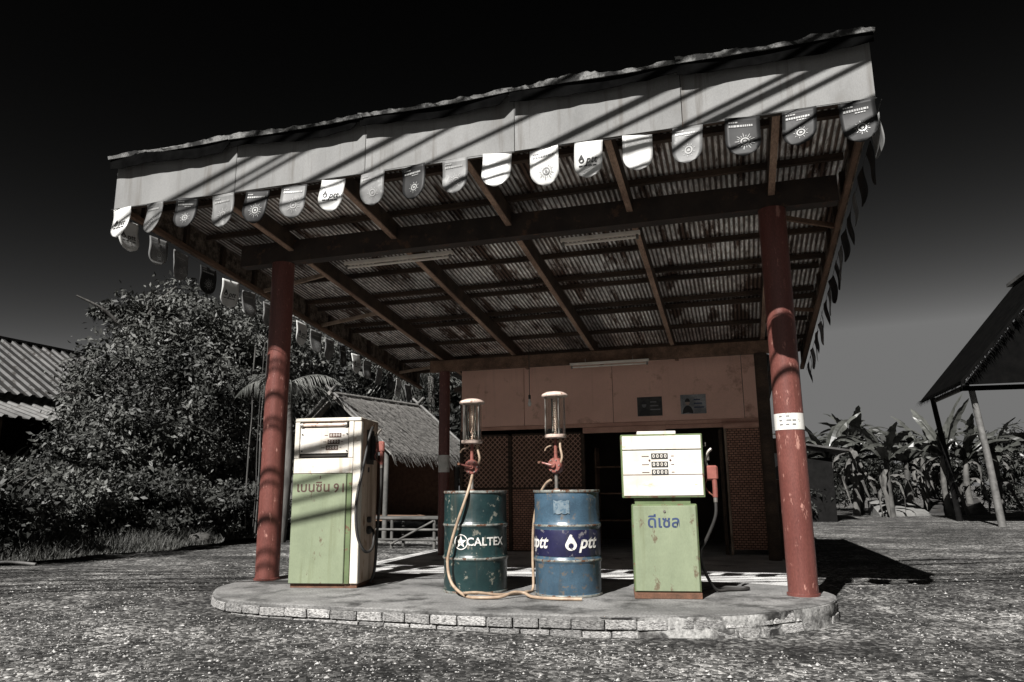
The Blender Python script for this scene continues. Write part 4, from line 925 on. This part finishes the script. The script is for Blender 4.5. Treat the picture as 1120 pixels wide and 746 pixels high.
# strap leaved plants
def strap_leaf(L_, wd, arch, seed, n=9, fold=.25, tear=0.):
    rg = random.Random(seed); V = []
    for i in range(n+1):
        t_ = i/n; x = L_*(t_-.18*arch*t_*t_); z = L_*(.75*t_-arch*t_*t_*1.05); w_ = wd*math.sin(PI*min(1, .06+t_*.94))**.55*(1-.25*t_)
        V += [(x, -w_/2*(1-tear*rg.random()), z-fold*w_*.3*(1+tear*rg.uniform(-1, 2))), (x, 0, z), (x, w_/2*(1-tear*rg.random()), z-fold*w_*.3*(1+tear*rg.uniform(-1, 2)))]
    return MB().add(V, [(i*3+k, i*3+k+1, i*3+k+4, i*3+k+3) for i in range(n) for k in range(2)])
straps = []
for k in range(4):
    me = strap_leaf(1.0, .06, .35+.12*k, k).mesh('leaf'); me.materials.append(M_['leaf']); straps.append(me)
for i, (x, y, z, lab) in enumerate(((-13.2, 10.6, 1.25, 'spiky strap leaved plant under the pale lower roof'), (-14.6, 11.0, 1.15, 'spiky strap leaved plant at the far left below the tin roof'))):
    t = thing('strap_leaf_plant', lab, 'plant', (x, y, -.05), 0, 'strap leaved plants')
    MB().tube([(0, 0, 0), (0.02, 0, z*.6), (0, 0, z)], [.09, .07, .06], 8).build('stem', 'bark', t, smooth=60)
    for k in range(20):
        o = obj('leaf', straps[k % 4], None, t, loc=(0, 0, z-.05), rot=(rnd.uniform(-.2, .2), rnd.uniform(-.45, .35), k*2.4)); s_ = rnd.uniform(.7, 1.15); o.scale = (s_, s_, s_)
# grass verge
def verge():
    rg = np.random.RandomState(5); n = 26000
    y = rg.uniform(5.5, 20, n); edge = -9.75+.25*np.sin(y*1.3)+.15*np.sin(y*3.7); x = edge-np.abs(rg.normal(0, .75, n))+.1
    h_ = .10+.22*rg.rand(n)**1.5; h_ *= np.clip((edge-x+.25)*1.6, .25, 1.25)
    a = rg.uniform(0, 2*PI, n); w_ = .006+.006*rg.rand(n); lean = rg.normal(0, .4, (n, 2))*h_[:, None]
    z = -.05; b0 = np.stack([x-np.cos(a)*w_, y-np.sin(a)*w_, np.full(n, z)], 1); b1 = np.stack([x+np.cos(a)*w_, y+np.sin(a)*w_, np.full(n, z)], 1)
    tp = np.stack([x+lean[:, 0], y+lean[:, 1], z+h_], 1); v = np.stack([b0, b1, tp], 1).reshape(-1, 3)
    tag(np_mesh('grass_verge', v, n, 'grass', None, 3), 'rough grass along the verge below the left bushes', 'grass', kind='stuff')
verge()
# palms
def frond(L_, arch, seed, nl=34):
    rg = random.Random(seed); mid = [(L_*t_*(1-.22*arch*t_), 0, L_*(.55*t_-arch*t_*t_)) for t_ in [i/14 for i in range(15)]]
    mb = MB(); mb.tube(mid, [.018*(1-.06*i) for i in range(15)], 5)
    for i in range(nl):
        t_ = .12+.88*i/nl; k = min(13, int(t_*14)); p = Vector(mid[k]).lerp(Vector(mid[k+1]), t_*14-k); ll = L_*.30*math.sin(PI*min(1, .2+t_*.78))
        for s_ in (-1, 1):
            e = p+Vector((ll*.55, s_*ll*.62, -ll*rg.uniform(.45, .95))); q = p.lerp(e, .5)+Vector((0, 0, ll*.12)); w_ = Vector((.016, 0, .004))
            mb.add([p-w_, p+w_, q+w_, e, q-w_], [(0, 1, 2, 4), (4, 2, 3)])
    return mb
fr = []
for k in range(3):
    me = frond(2.3, .62+.14*k, k).mesh('frond'); me.materials.append(M_['leaf_pale']); fr.append(me)
for i, (x, y, z, lab, n, s0) in enumerate(((-9.35, 13.9, 3.35, 'palm with drooping fronds behind the cream pump', 9, .62), (-8.4, 19.6, 4.3, 'palm with long hanging fronds above the thatched hut', 10, 1.15))):
    t = thing('palm_tree', lab, 'palm', (x, y, -.15), 0, 'palms behind the hut')
    MB().tube(spline([(0, 0, 0), (.1, 0, z*.5), (0, 0, z)], 5), [.13-.004*j for j in range(11)], 10).build('trunk', 'bark', t, smooth=60)
    for k in range(n):
        o = obj('frond', fr[k % 3], None, t, loc=(0, 0, z), rot=(rnd.uniform(-.2, .2), rnd.uniform(-.25, .35), k*2*PI/n+rnd.uniform(-.2, .2))); o.scale = (s0,)*3
# banana grove on the right
bl_ = []
for k in range(5):
    me = strap_leaf(2.0, .46, .35+.16*k, 60+k, 16, .45, .55 if k % 2 else .3).mesh('leaf'); me.materials.append(M_['banana_leaf']); bl_.append(me)
dl = []
for k in range(2):
    me = strap_leaf(1.5, .26, 1.35+.2*k, 80+k, 12, .9, .7).mesh('dry_leaf'); me.materials.append(M_['dry_leaf']); dl.append(me)
ban = [(2.9, 27.5, 2.6), (3.9, 29.5, 2.9), (4.9, 28.6, 2.5), (5.9, 30.6, 2.6), (6.9, 29.6, 2.5), (8.0, 31.2, 2.7), (2.2, 31.0, 2.7), (9.3, 32.5, 2.9), (4.4, 32.0, 2.9), (10.6, 31.0, 2.6), (7.0, 33.5, 2.9)]
bl_lab = ['nearest the red column', 'tallest, second from the red column', 'third from the red column, over the pale slab', 'behind the leaning slabs', 'left of the dark shed post', 'seen through the dark shed posts', 'half hidden behind the red column', 'deep behind the shed', 'at the back of the grove left of the slabs', 'at the far right inside the shed', 'at the back of the grove beside the shed']
for i, ((x, y, z), lab) in enumerate(zip(ban, bl_lab)):
    t = thing('banana_plant', 'banana plant %s' % lab, 'banana plant', (x, y, -.15), 0, 'banana plants on the right'); z -= .25+rnd.uniform(0, .4)
    MB().tube(spline([(0, 0, 0), (rnd.uniform(-.1, .1), 0, z*.5), (0, 0, z)], 4), [.13-.006*j for j in range(9)], 9).build('stem', 'dry_leaf', t, smooth=60)
    for k in range(13):
        o = obj('leaf', bl_[rnd.randrange(5)], None, t, loc=(0, 0, z-.12), rot=(rnd.uniform(-.5, .5), rnd.uniform(-.80, .15), k*2.4+rnd.uniform(-.3, .3))); s_ = rnd.uniform(.75, 1.2); o.scale = (s_, s_*.9, s_)
    for k in range(5):
        o = obj('dry_leaf', dl[k % 2], None, t, loc=(0, 0, max(.6, z-.2-.2*k)), rot=(rnd.uniform(-.4, .4), .3, rnd.uniform(0, 6.28))); s_ = rnd.uniform(.7, 1.1); o.scale = (s_, s_, s_)
for i, (x, y, h_, lab) in enumerate(((3.2, 35.5, 3.5, 'dark undergrowth behind the banana plants, left'), (7.2, 36.5, 3.5, 'dark undergrowth behind the banana plants, middle'), (11.6, 35.5, 3.6, 'dark undergrowth behind the shed at the right edge'), (2.0, 25.2, 1.2, 'low dark shrub at the foot of the lean-to'), (15.5, 33, 3.0, 'dark thicket beyond the right edge of the shed'))):
    r_ = 2.4 if h_ > 2 else .8
    tree('thicket', lab, 'bush', x, y, [(0, 0, h_*.5, r_, 1.0, h_*.5), (r_*.6, 0, h_*.6, r_*.6, .9, h_*.4), (-r_*.6, 0, h_*.45, r_*.6, .9, h_*.45)], 10000 if h_ > 2 else 3000, .24 if h_ > 2 else .14, 'leaf_dark', 50+i, h_*.6, .06, 3, group='undergrowth on the right', asp=.3)
# far wood closing the horizon
def far_wood():
    rg = np.random.RandomState(8); cs = []; rs = []
    for k in range(60):
        a = R(-75+150*k/59); d = rg.uniform(70, 95); h_ = rg.uniform(2.2, 3.6); cs.append((math.sin(a)*d-4, math.cos(a)*d, h_*.6)); rs.append((4.0, 3.0, h_*.7))
    o = leaf_object('far_wood', cs, rs, 26000, .8, 'leaf_dark', None, 77, asp=.5); tag(o, 'dark distant woodland along the horizon', 'woodland', kind='stuff')
far_wood()

# ------------------------------------------------------------------ house at the left
hs = thing('house', 'dark house with ribbed tin roofs behind the left bushes', 'house', (-20, 16, 0)); hs.location = (0, 0, 0)
MB().box(-22.5, -17.6, 9.2, 24.5, -.15, 3.0).build('wall', 'grey_board', hs)
def ribbed(parent, xa, za, xb, zb, y0, y1, m, name, rib=.33):
    """one roofing sheet: ribs run down the slope"""
    V = []; n = max(2, int((y1-y0)/rib)); q = []
    for k in range(n):
        ya = y0+(y1-y0)*k/n; dy = (y1-y0)/n
        q += [(ya, 0), (ya+dy*.50, 0), (ya+dy*.62, .055), (ya+dy*.86, .055), (ya+dy*.98, 0)]
    nrm = Vector((-(zb-za), 0, (xb-xa))).normalized(); nrm = nrm if nrm.z > 0 else -nrm
    for x, z in ((xa, za), (xb, zb)):
        for y, h_ in q: V.append((x+nrm.x*h_, y, z+nrm.z*h_))
    k = len(q); o = MB().add(V, [(i, i+1, k+i+1, k+i) for i in range(k-1)]).build(name, m, parent)
    md = o.modifiers.new('t', 'SOLIDIFY'); md.thickness = .012
for k in range(12):
    y0 = 9.0+1.32*k; ribbed(hs, -20.0, 5.25, -16.95, 3.30, y0, y0+1.33, 'roof_tin', 'roof_sheet'); ribbed(hs, -20.0, 5.25, -23.0, 3.30, y0, y0+1.33, 'roof_tin', 'roof_sheet')
for k in range(9):
    y0 = 9.0+1.32*k; ribbed(hs, -17.1, 3.12, -15.3, 2.55, y0, y0+1.33, 'roof_pale', 'porch_sheet')
MB().bar((-20, 8.9, 5.30), (-20, 24.9, 5.30), .22, .06).build('ridge_cap', 'roof_tin', hs)
for y in (9.2, 12.2, 15.2, 18.2): MB().box(-15.5, -15.4, y-.05, y+.05, -.15, 2.55).build('porch_post', 'wood_dark', hs)
MB().box(-17.59, -17.56, 11, 12, -.1, 2.0).build('door', 'interior', hs)

# ------------------------------------------------------------------ thatched huts and bench
def thatch_hut(label, x, y, rz, L_, hw_, zr, ze, straws, seed):
    t = thing('thatched_hut', label, 'hut', (x, y, -.15), rz, 'thatched huts'); rg = random.Random(seed)
    for s_ in (-1, 1):
        V = [(0, 0, zr), (0, L_, zr), (s_*hw_, L_, ze), (s_*hw_, 0, ze)]; V += [(a, b_, c_-.07) for a, b_, c_ in V]
        MB().add(V, [(0, 1, 2, 3), (7, 6, 5, 4), (0, 4, 5, 1), (1, 5, 6, 2), (2, 6, 7, 3), (3, 7, 4, 0)]).build('roof_slope', 'thatch', t)
        mb = MB(); sl_ = Vector((s_*hw_, 0, ze-zr)); nrm = Vector((s_*(zr-ze), 0, hw_)).normalized()
        for k in range(straws):
            u = rg.random()**.8; y0 = rg.uniform(-.05, L_+.05); ln = rg.uniform(.18, .42); p = Vector((0, y0, zr))+sl_*(u*1.02)+nrm*rg.uniform(.0, .05)
            d = (sl_.normalized()+Vector((0, rg.uniform(-.25, .25), 0))+nrm*rg.uniform(-.06, .10)).normalized(); w_ = Vector((0, rg.uniform(.006, .014), 0))
            if u > .93: d = (d+Vector((0, 0, -.7))).normalized()
            mb.add([p-w_, p+w_, p+d*ln+w_*.4, p+d*ln-w_*.4], [(0, 1, 2, 3)])
        o = mb.build('straw', 'thatch', t); o['kind'] = 'stuff'
    for yy in (-.02, L_+.02):
        for s_ in (-1, 1): MB().tube([(s_*hw_*.96, yy+s_*.03, ze+.08), (0, yy+s_*.03, zr+.07), (-s_*.20, yy+s_*.03, zr+.07+.20*(zr-ze)/hw_)], .035, 8).build('barge_pole', 'bamboo', t, smooth=60)
    MB().tube([(0, -.1, zr+.02), (0, L_+.1, zr+.02)], .05, 8).build('ridge_pole', 'thatch', t, smooth=60)
    for xx in (-hw_*.8, hw_*.8):
        for yy in (.25, L_-.25): MB().tube([(xx, yy, 0), (xx+.03, yy, ze+.3)], .055, 9).build('post', 'dry_leaf', t, smooth=60)
    MB().box(-hw_*.78, hw_*.78, L_-.28, L_-.24, .3, ze+.1).build('back_screen', 'woven_back', t)
    MB().box(-hw_*.75, hw_*.75, .3, L_-.3, .42, .48).build('platform', 'wood_brown', t)
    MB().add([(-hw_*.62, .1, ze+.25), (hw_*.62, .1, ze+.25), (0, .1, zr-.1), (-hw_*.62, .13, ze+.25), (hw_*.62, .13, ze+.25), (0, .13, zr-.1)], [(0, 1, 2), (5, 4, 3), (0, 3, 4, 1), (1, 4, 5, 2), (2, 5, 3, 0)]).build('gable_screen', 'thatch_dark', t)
    return t
thatch_hut('thatched hut with crossed bamboo ridge poles behind the cream pump', -8.65, 14.6, R(-14), 3.1, 1.75, 3.18, 1.85, 2600, 1)
thatch_hut('smaller thatched hut just behind the back left column', -6.35, 18.6, R(-14), 2.4, 1.7, 2.55, 1.45, 1800, 2)
t = thing('bamboo_bench', 'bamboo bench with slatted rails between the cream pump and drums', 'bench', (-6.75, 13.1, -.15))
for x in (-1.5, -.5, .5, 1.35):
    for y in (-.25, .25): MB().tube([(x, y, 0), (x, y, .52)], .032, 8).build('leg', 'dry_leaf', t, smooth=60)
for k in range(7): MB().tube([(-1.65, -.27+.09*k, .54), (1.5, -.27+.09*k, .54)], .026, 8).build('seat_pole', 'dry_leaf', t, smooth=60)
for z in (.16, .34): MB().tube([(-1.6, -.28, z), (1.45, -.28, z)], .022, 8).build('rail', 'dry_leaf', t, smooth=60)
MB().tube([(.5, -.29, .08), (1.35, -.29, .5)], .02, 8).build('cross_brace', 'dry_leaf', t, smooth=60)

# ------------------------------------------------------------------ shed, slabs and lean-to at the right
sh = thing('open_shed', 'dark open shed with a steep roof and leaning posts at the right', 'shed', (8, 22, -.15)); sh.location = (0, 0, 0)
def slab(V, th, name, m, parent):
    MB().add(list(V)+[(a, b_, c_-th) for a, b_, c_ in V], [(0, 1, 2, 3), (7, 6, 5, 4), (0, 4, 5, 1), (1, 5, 6, 2), (2, 6, 7, 3), (3, 7, 4, 0)]).build(name, m, parent)
ridge = 8.5
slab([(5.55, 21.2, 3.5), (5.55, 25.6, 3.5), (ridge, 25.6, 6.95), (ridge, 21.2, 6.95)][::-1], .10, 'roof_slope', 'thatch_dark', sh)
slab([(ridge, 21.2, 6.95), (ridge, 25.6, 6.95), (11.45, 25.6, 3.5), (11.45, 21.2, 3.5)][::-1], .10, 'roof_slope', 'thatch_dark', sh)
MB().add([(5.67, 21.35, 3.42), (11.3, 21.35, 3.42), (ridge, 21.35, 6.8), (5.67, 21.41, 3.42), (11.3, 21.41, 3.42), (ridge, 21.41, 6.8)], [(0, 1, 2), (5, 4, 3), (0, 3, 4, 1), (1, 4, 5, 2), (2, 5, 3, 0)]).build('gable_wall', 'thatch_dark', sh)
mb = MB(); rg = random.Random(4)
for k in range(500):
    u = rg.random(); p = Vector((5.55, 21.18, 3.44)).lerp(Vector((ridge, 21.18, 6.9)), u); d = Vector((rg.uniform(-.12, .12), rg.uniform(-.12, .02), -rg.uniform(.08, .22))); w_ = Vector((.012, 0, .01)); mb.add([p-w_, p+w_, p+d], [(0, 1, 2)])
for k in range(500):
    p = Vector((5.5+rg.uniform(-.03, .03), rg.uniform(21.2, 25.6), 3.46)); d = Vector((rg.uniform(-.2, 0), rg.uniform(-.08, .08), -rg.uniform(.1, .25))); w_ = Vector((0, .014, 0)); mb.add([p-w_, p+w_, p+d], [(0, 1, 2)])
o = mb.build('eave_fringe', 'thatch_dark', sh); o['kind'] = 'stuff'
for a, b_, r_, m_ in (((6.27, 22.0, -.2), (5.95, 21.9, 3.4), .085, 'bamboo'), ((6.1, 25.2, -.2), (5.75, 25.1, 3.5), .08, 'grey_board'), ((10.8, 22.0, -.2), (10.9, 22, 3.2), .09, 'bark'), ((10.8, 25, -.2), (10.9, 25, 3.2), .09, 'bark')):
    MB().tube([a, Vector(a).lerp(Vector(b_), .5)+Vector((.03, 0, 0)), b_], [r_*1.1, r_, r_*.9], 9).build('post', m_, sh, smooth=60)
MB().bar((5.65, 21.7, 3.36), (11.4, 21.7, 3.3), .1, .12).build('tie_beam', 'thatch_dark', sh)
MB().bar((5.82, 21.7, 3.42), (5.82, 25.4, 3.42), .1, .1).build('eave_beam', 'bark', sh)
for x in (8.4,): MB().bar((ridge, 21.0, 6.98), (ridge, 25.8, 6.98), .3, .1).build('ridge_cap', 'roof_pale', sh)
for i, (x, y, wd, d_, rz, tl, lab) in enumerate(((5.3, 30.0, 1.7, 1.6, .15, .30, 'pale concrete slab lying tilted below the banana plants'), (7.4, 31.0, 1.9, 1.5, -.1, .34, 'darker tilted concrete slab next to the shed'))):
    t = thing('concrete_slab', lab, 'slab', (x, y, -.15), rz, 'tilted slabs below the banana plants')
    z0 = .06; MB().add([(-wd/2, -d_/2, z0), (wd/2, -d_/2, z0), (wd/2*.9, d_/2, z0+d_*tl), (-wd/2*.85, d_/2, z0+d_*tl)]+[(-wd/2, -d_/2, -.05), (wd/2, -d_/2, -.05), (wd/2*.9, d_/2, -.05), (-wd/2*.85, d_/2, -.05)], [(0, 1, 2, 3), (7, 6, 5, 4), (0, 4, 5, 1), (1, 5, 6, 2), (2, 6, 7, 3), (3, 7, 4, 0)]).build('slab', 'slab_pale' if i == 0 else 'roof_tin', t)
t = thing('lean_to', 'low dark lean-to with a pale eave just right of the red column', 'lean-to', (1.7, 24.5, -.15))
MB().box(-1.2, 1.0, 0, 2.4, 0, 1.9).build('wall', 'grey_board', t)
mb = MB(); V = [(-1.4, -.4, 2.62), (1.45, -.4, 2.12), (1.45, 2.7, 2.12), (-1.4, 2.7, 2.62)]
slab(V, .05, 'roof', 'roof_tin', t); MB().bar((-1.4, -.42, 2.585), (1.45, -.42, 2.085), .03, .05).build('eave_board', 'roof_tin', t)
# stone by the verge and a fallen stick
t = MB().lathe([(.05, 0), (.2, .06), (.23, .15), (.17, .25), (.04, .29)], 14, (-9.9, 12.1, -.14)).build('boulder', 'dry_leaf', smooth=60, jitter=lambda q: tuple(q+Vector((1, 1, .6))*.05*noise.noise(q*3)))
tag(t, 'pale rounded stone in the grass near the left red column', 'stone')
t = MB().tube(spline([(-9.6, 7.5, -.0), (-9.3, 7.7, .03), (-8.85, 7.75, 0)], 5), .02, 7).build('stick', 'bamboo', smooth=60)
tag(t, 'pale fallen stick on the verge at the far left', 'stick')

# ------------------------------------------------------------------ overhead line behind the viewer: its cables throw the diagonal shadows
PX0, PX1 = -26., 24.
stripes = [(-4.43, .366), (-4.01, .40), (-3.79, .40), (-2.87, .363), (-2.37, .395), (-1.65, .34), (-.66, .371), (-.23, .365), (.39, .388), (.61, .38), (.94, .41), (1.75, .385), (2.35, .38)]
cab = []
for i, (x, k) in enumerate(stripes):
    zw = (8.3, 8.0, 7.9, 7.4, 7.3, 6.9, 6.6, 6.6, 6.3, 6.3, 6.3, 6.1, 6.0)[i]
    P = Vector((x, YF, 3.9))-SUN*((zw-3.9)/-SUN.z)
    a, b_ = [P+Vector((1, k, 0))*(X-P.x) for X in (PX0, PX1)]
    o = MB().tube([a, a.lerp(b_, .5), b_], .019 if i % 3 else .027, 6).build('overhead_cable', 'cable')
    tag(o, 'overhead cable out of view, %s from the road' % ORD[i+1], 'cable', 'overhead cables')
    cab.append((a, b_))
for e, nm in ((0, 'left'), (1, 'right')):
    c_ = sum((q[e] for q in cab), Vector())/len(cab)
    t = thing('utility_pole', 'concrete utility pole out of view to the %s' % nm, 'pole', (c_.x, c_.y, Gz(c_.x, 0)-.05), math.atan(.38), 'utility poles')
    MB().box(-.13, .13, -.13, .13, 0, 9.0, .02).build('shaft', 'utility_concrete', t)
    for z in sorted({round(q[e].z, 1) for q in cab}): MB().box(-.16, .16, -2.4, 2.4, z+.06-t.location.z-.0, z+.16-t.location.z, .01).build('cross_arm', 'utility_concrete', t)
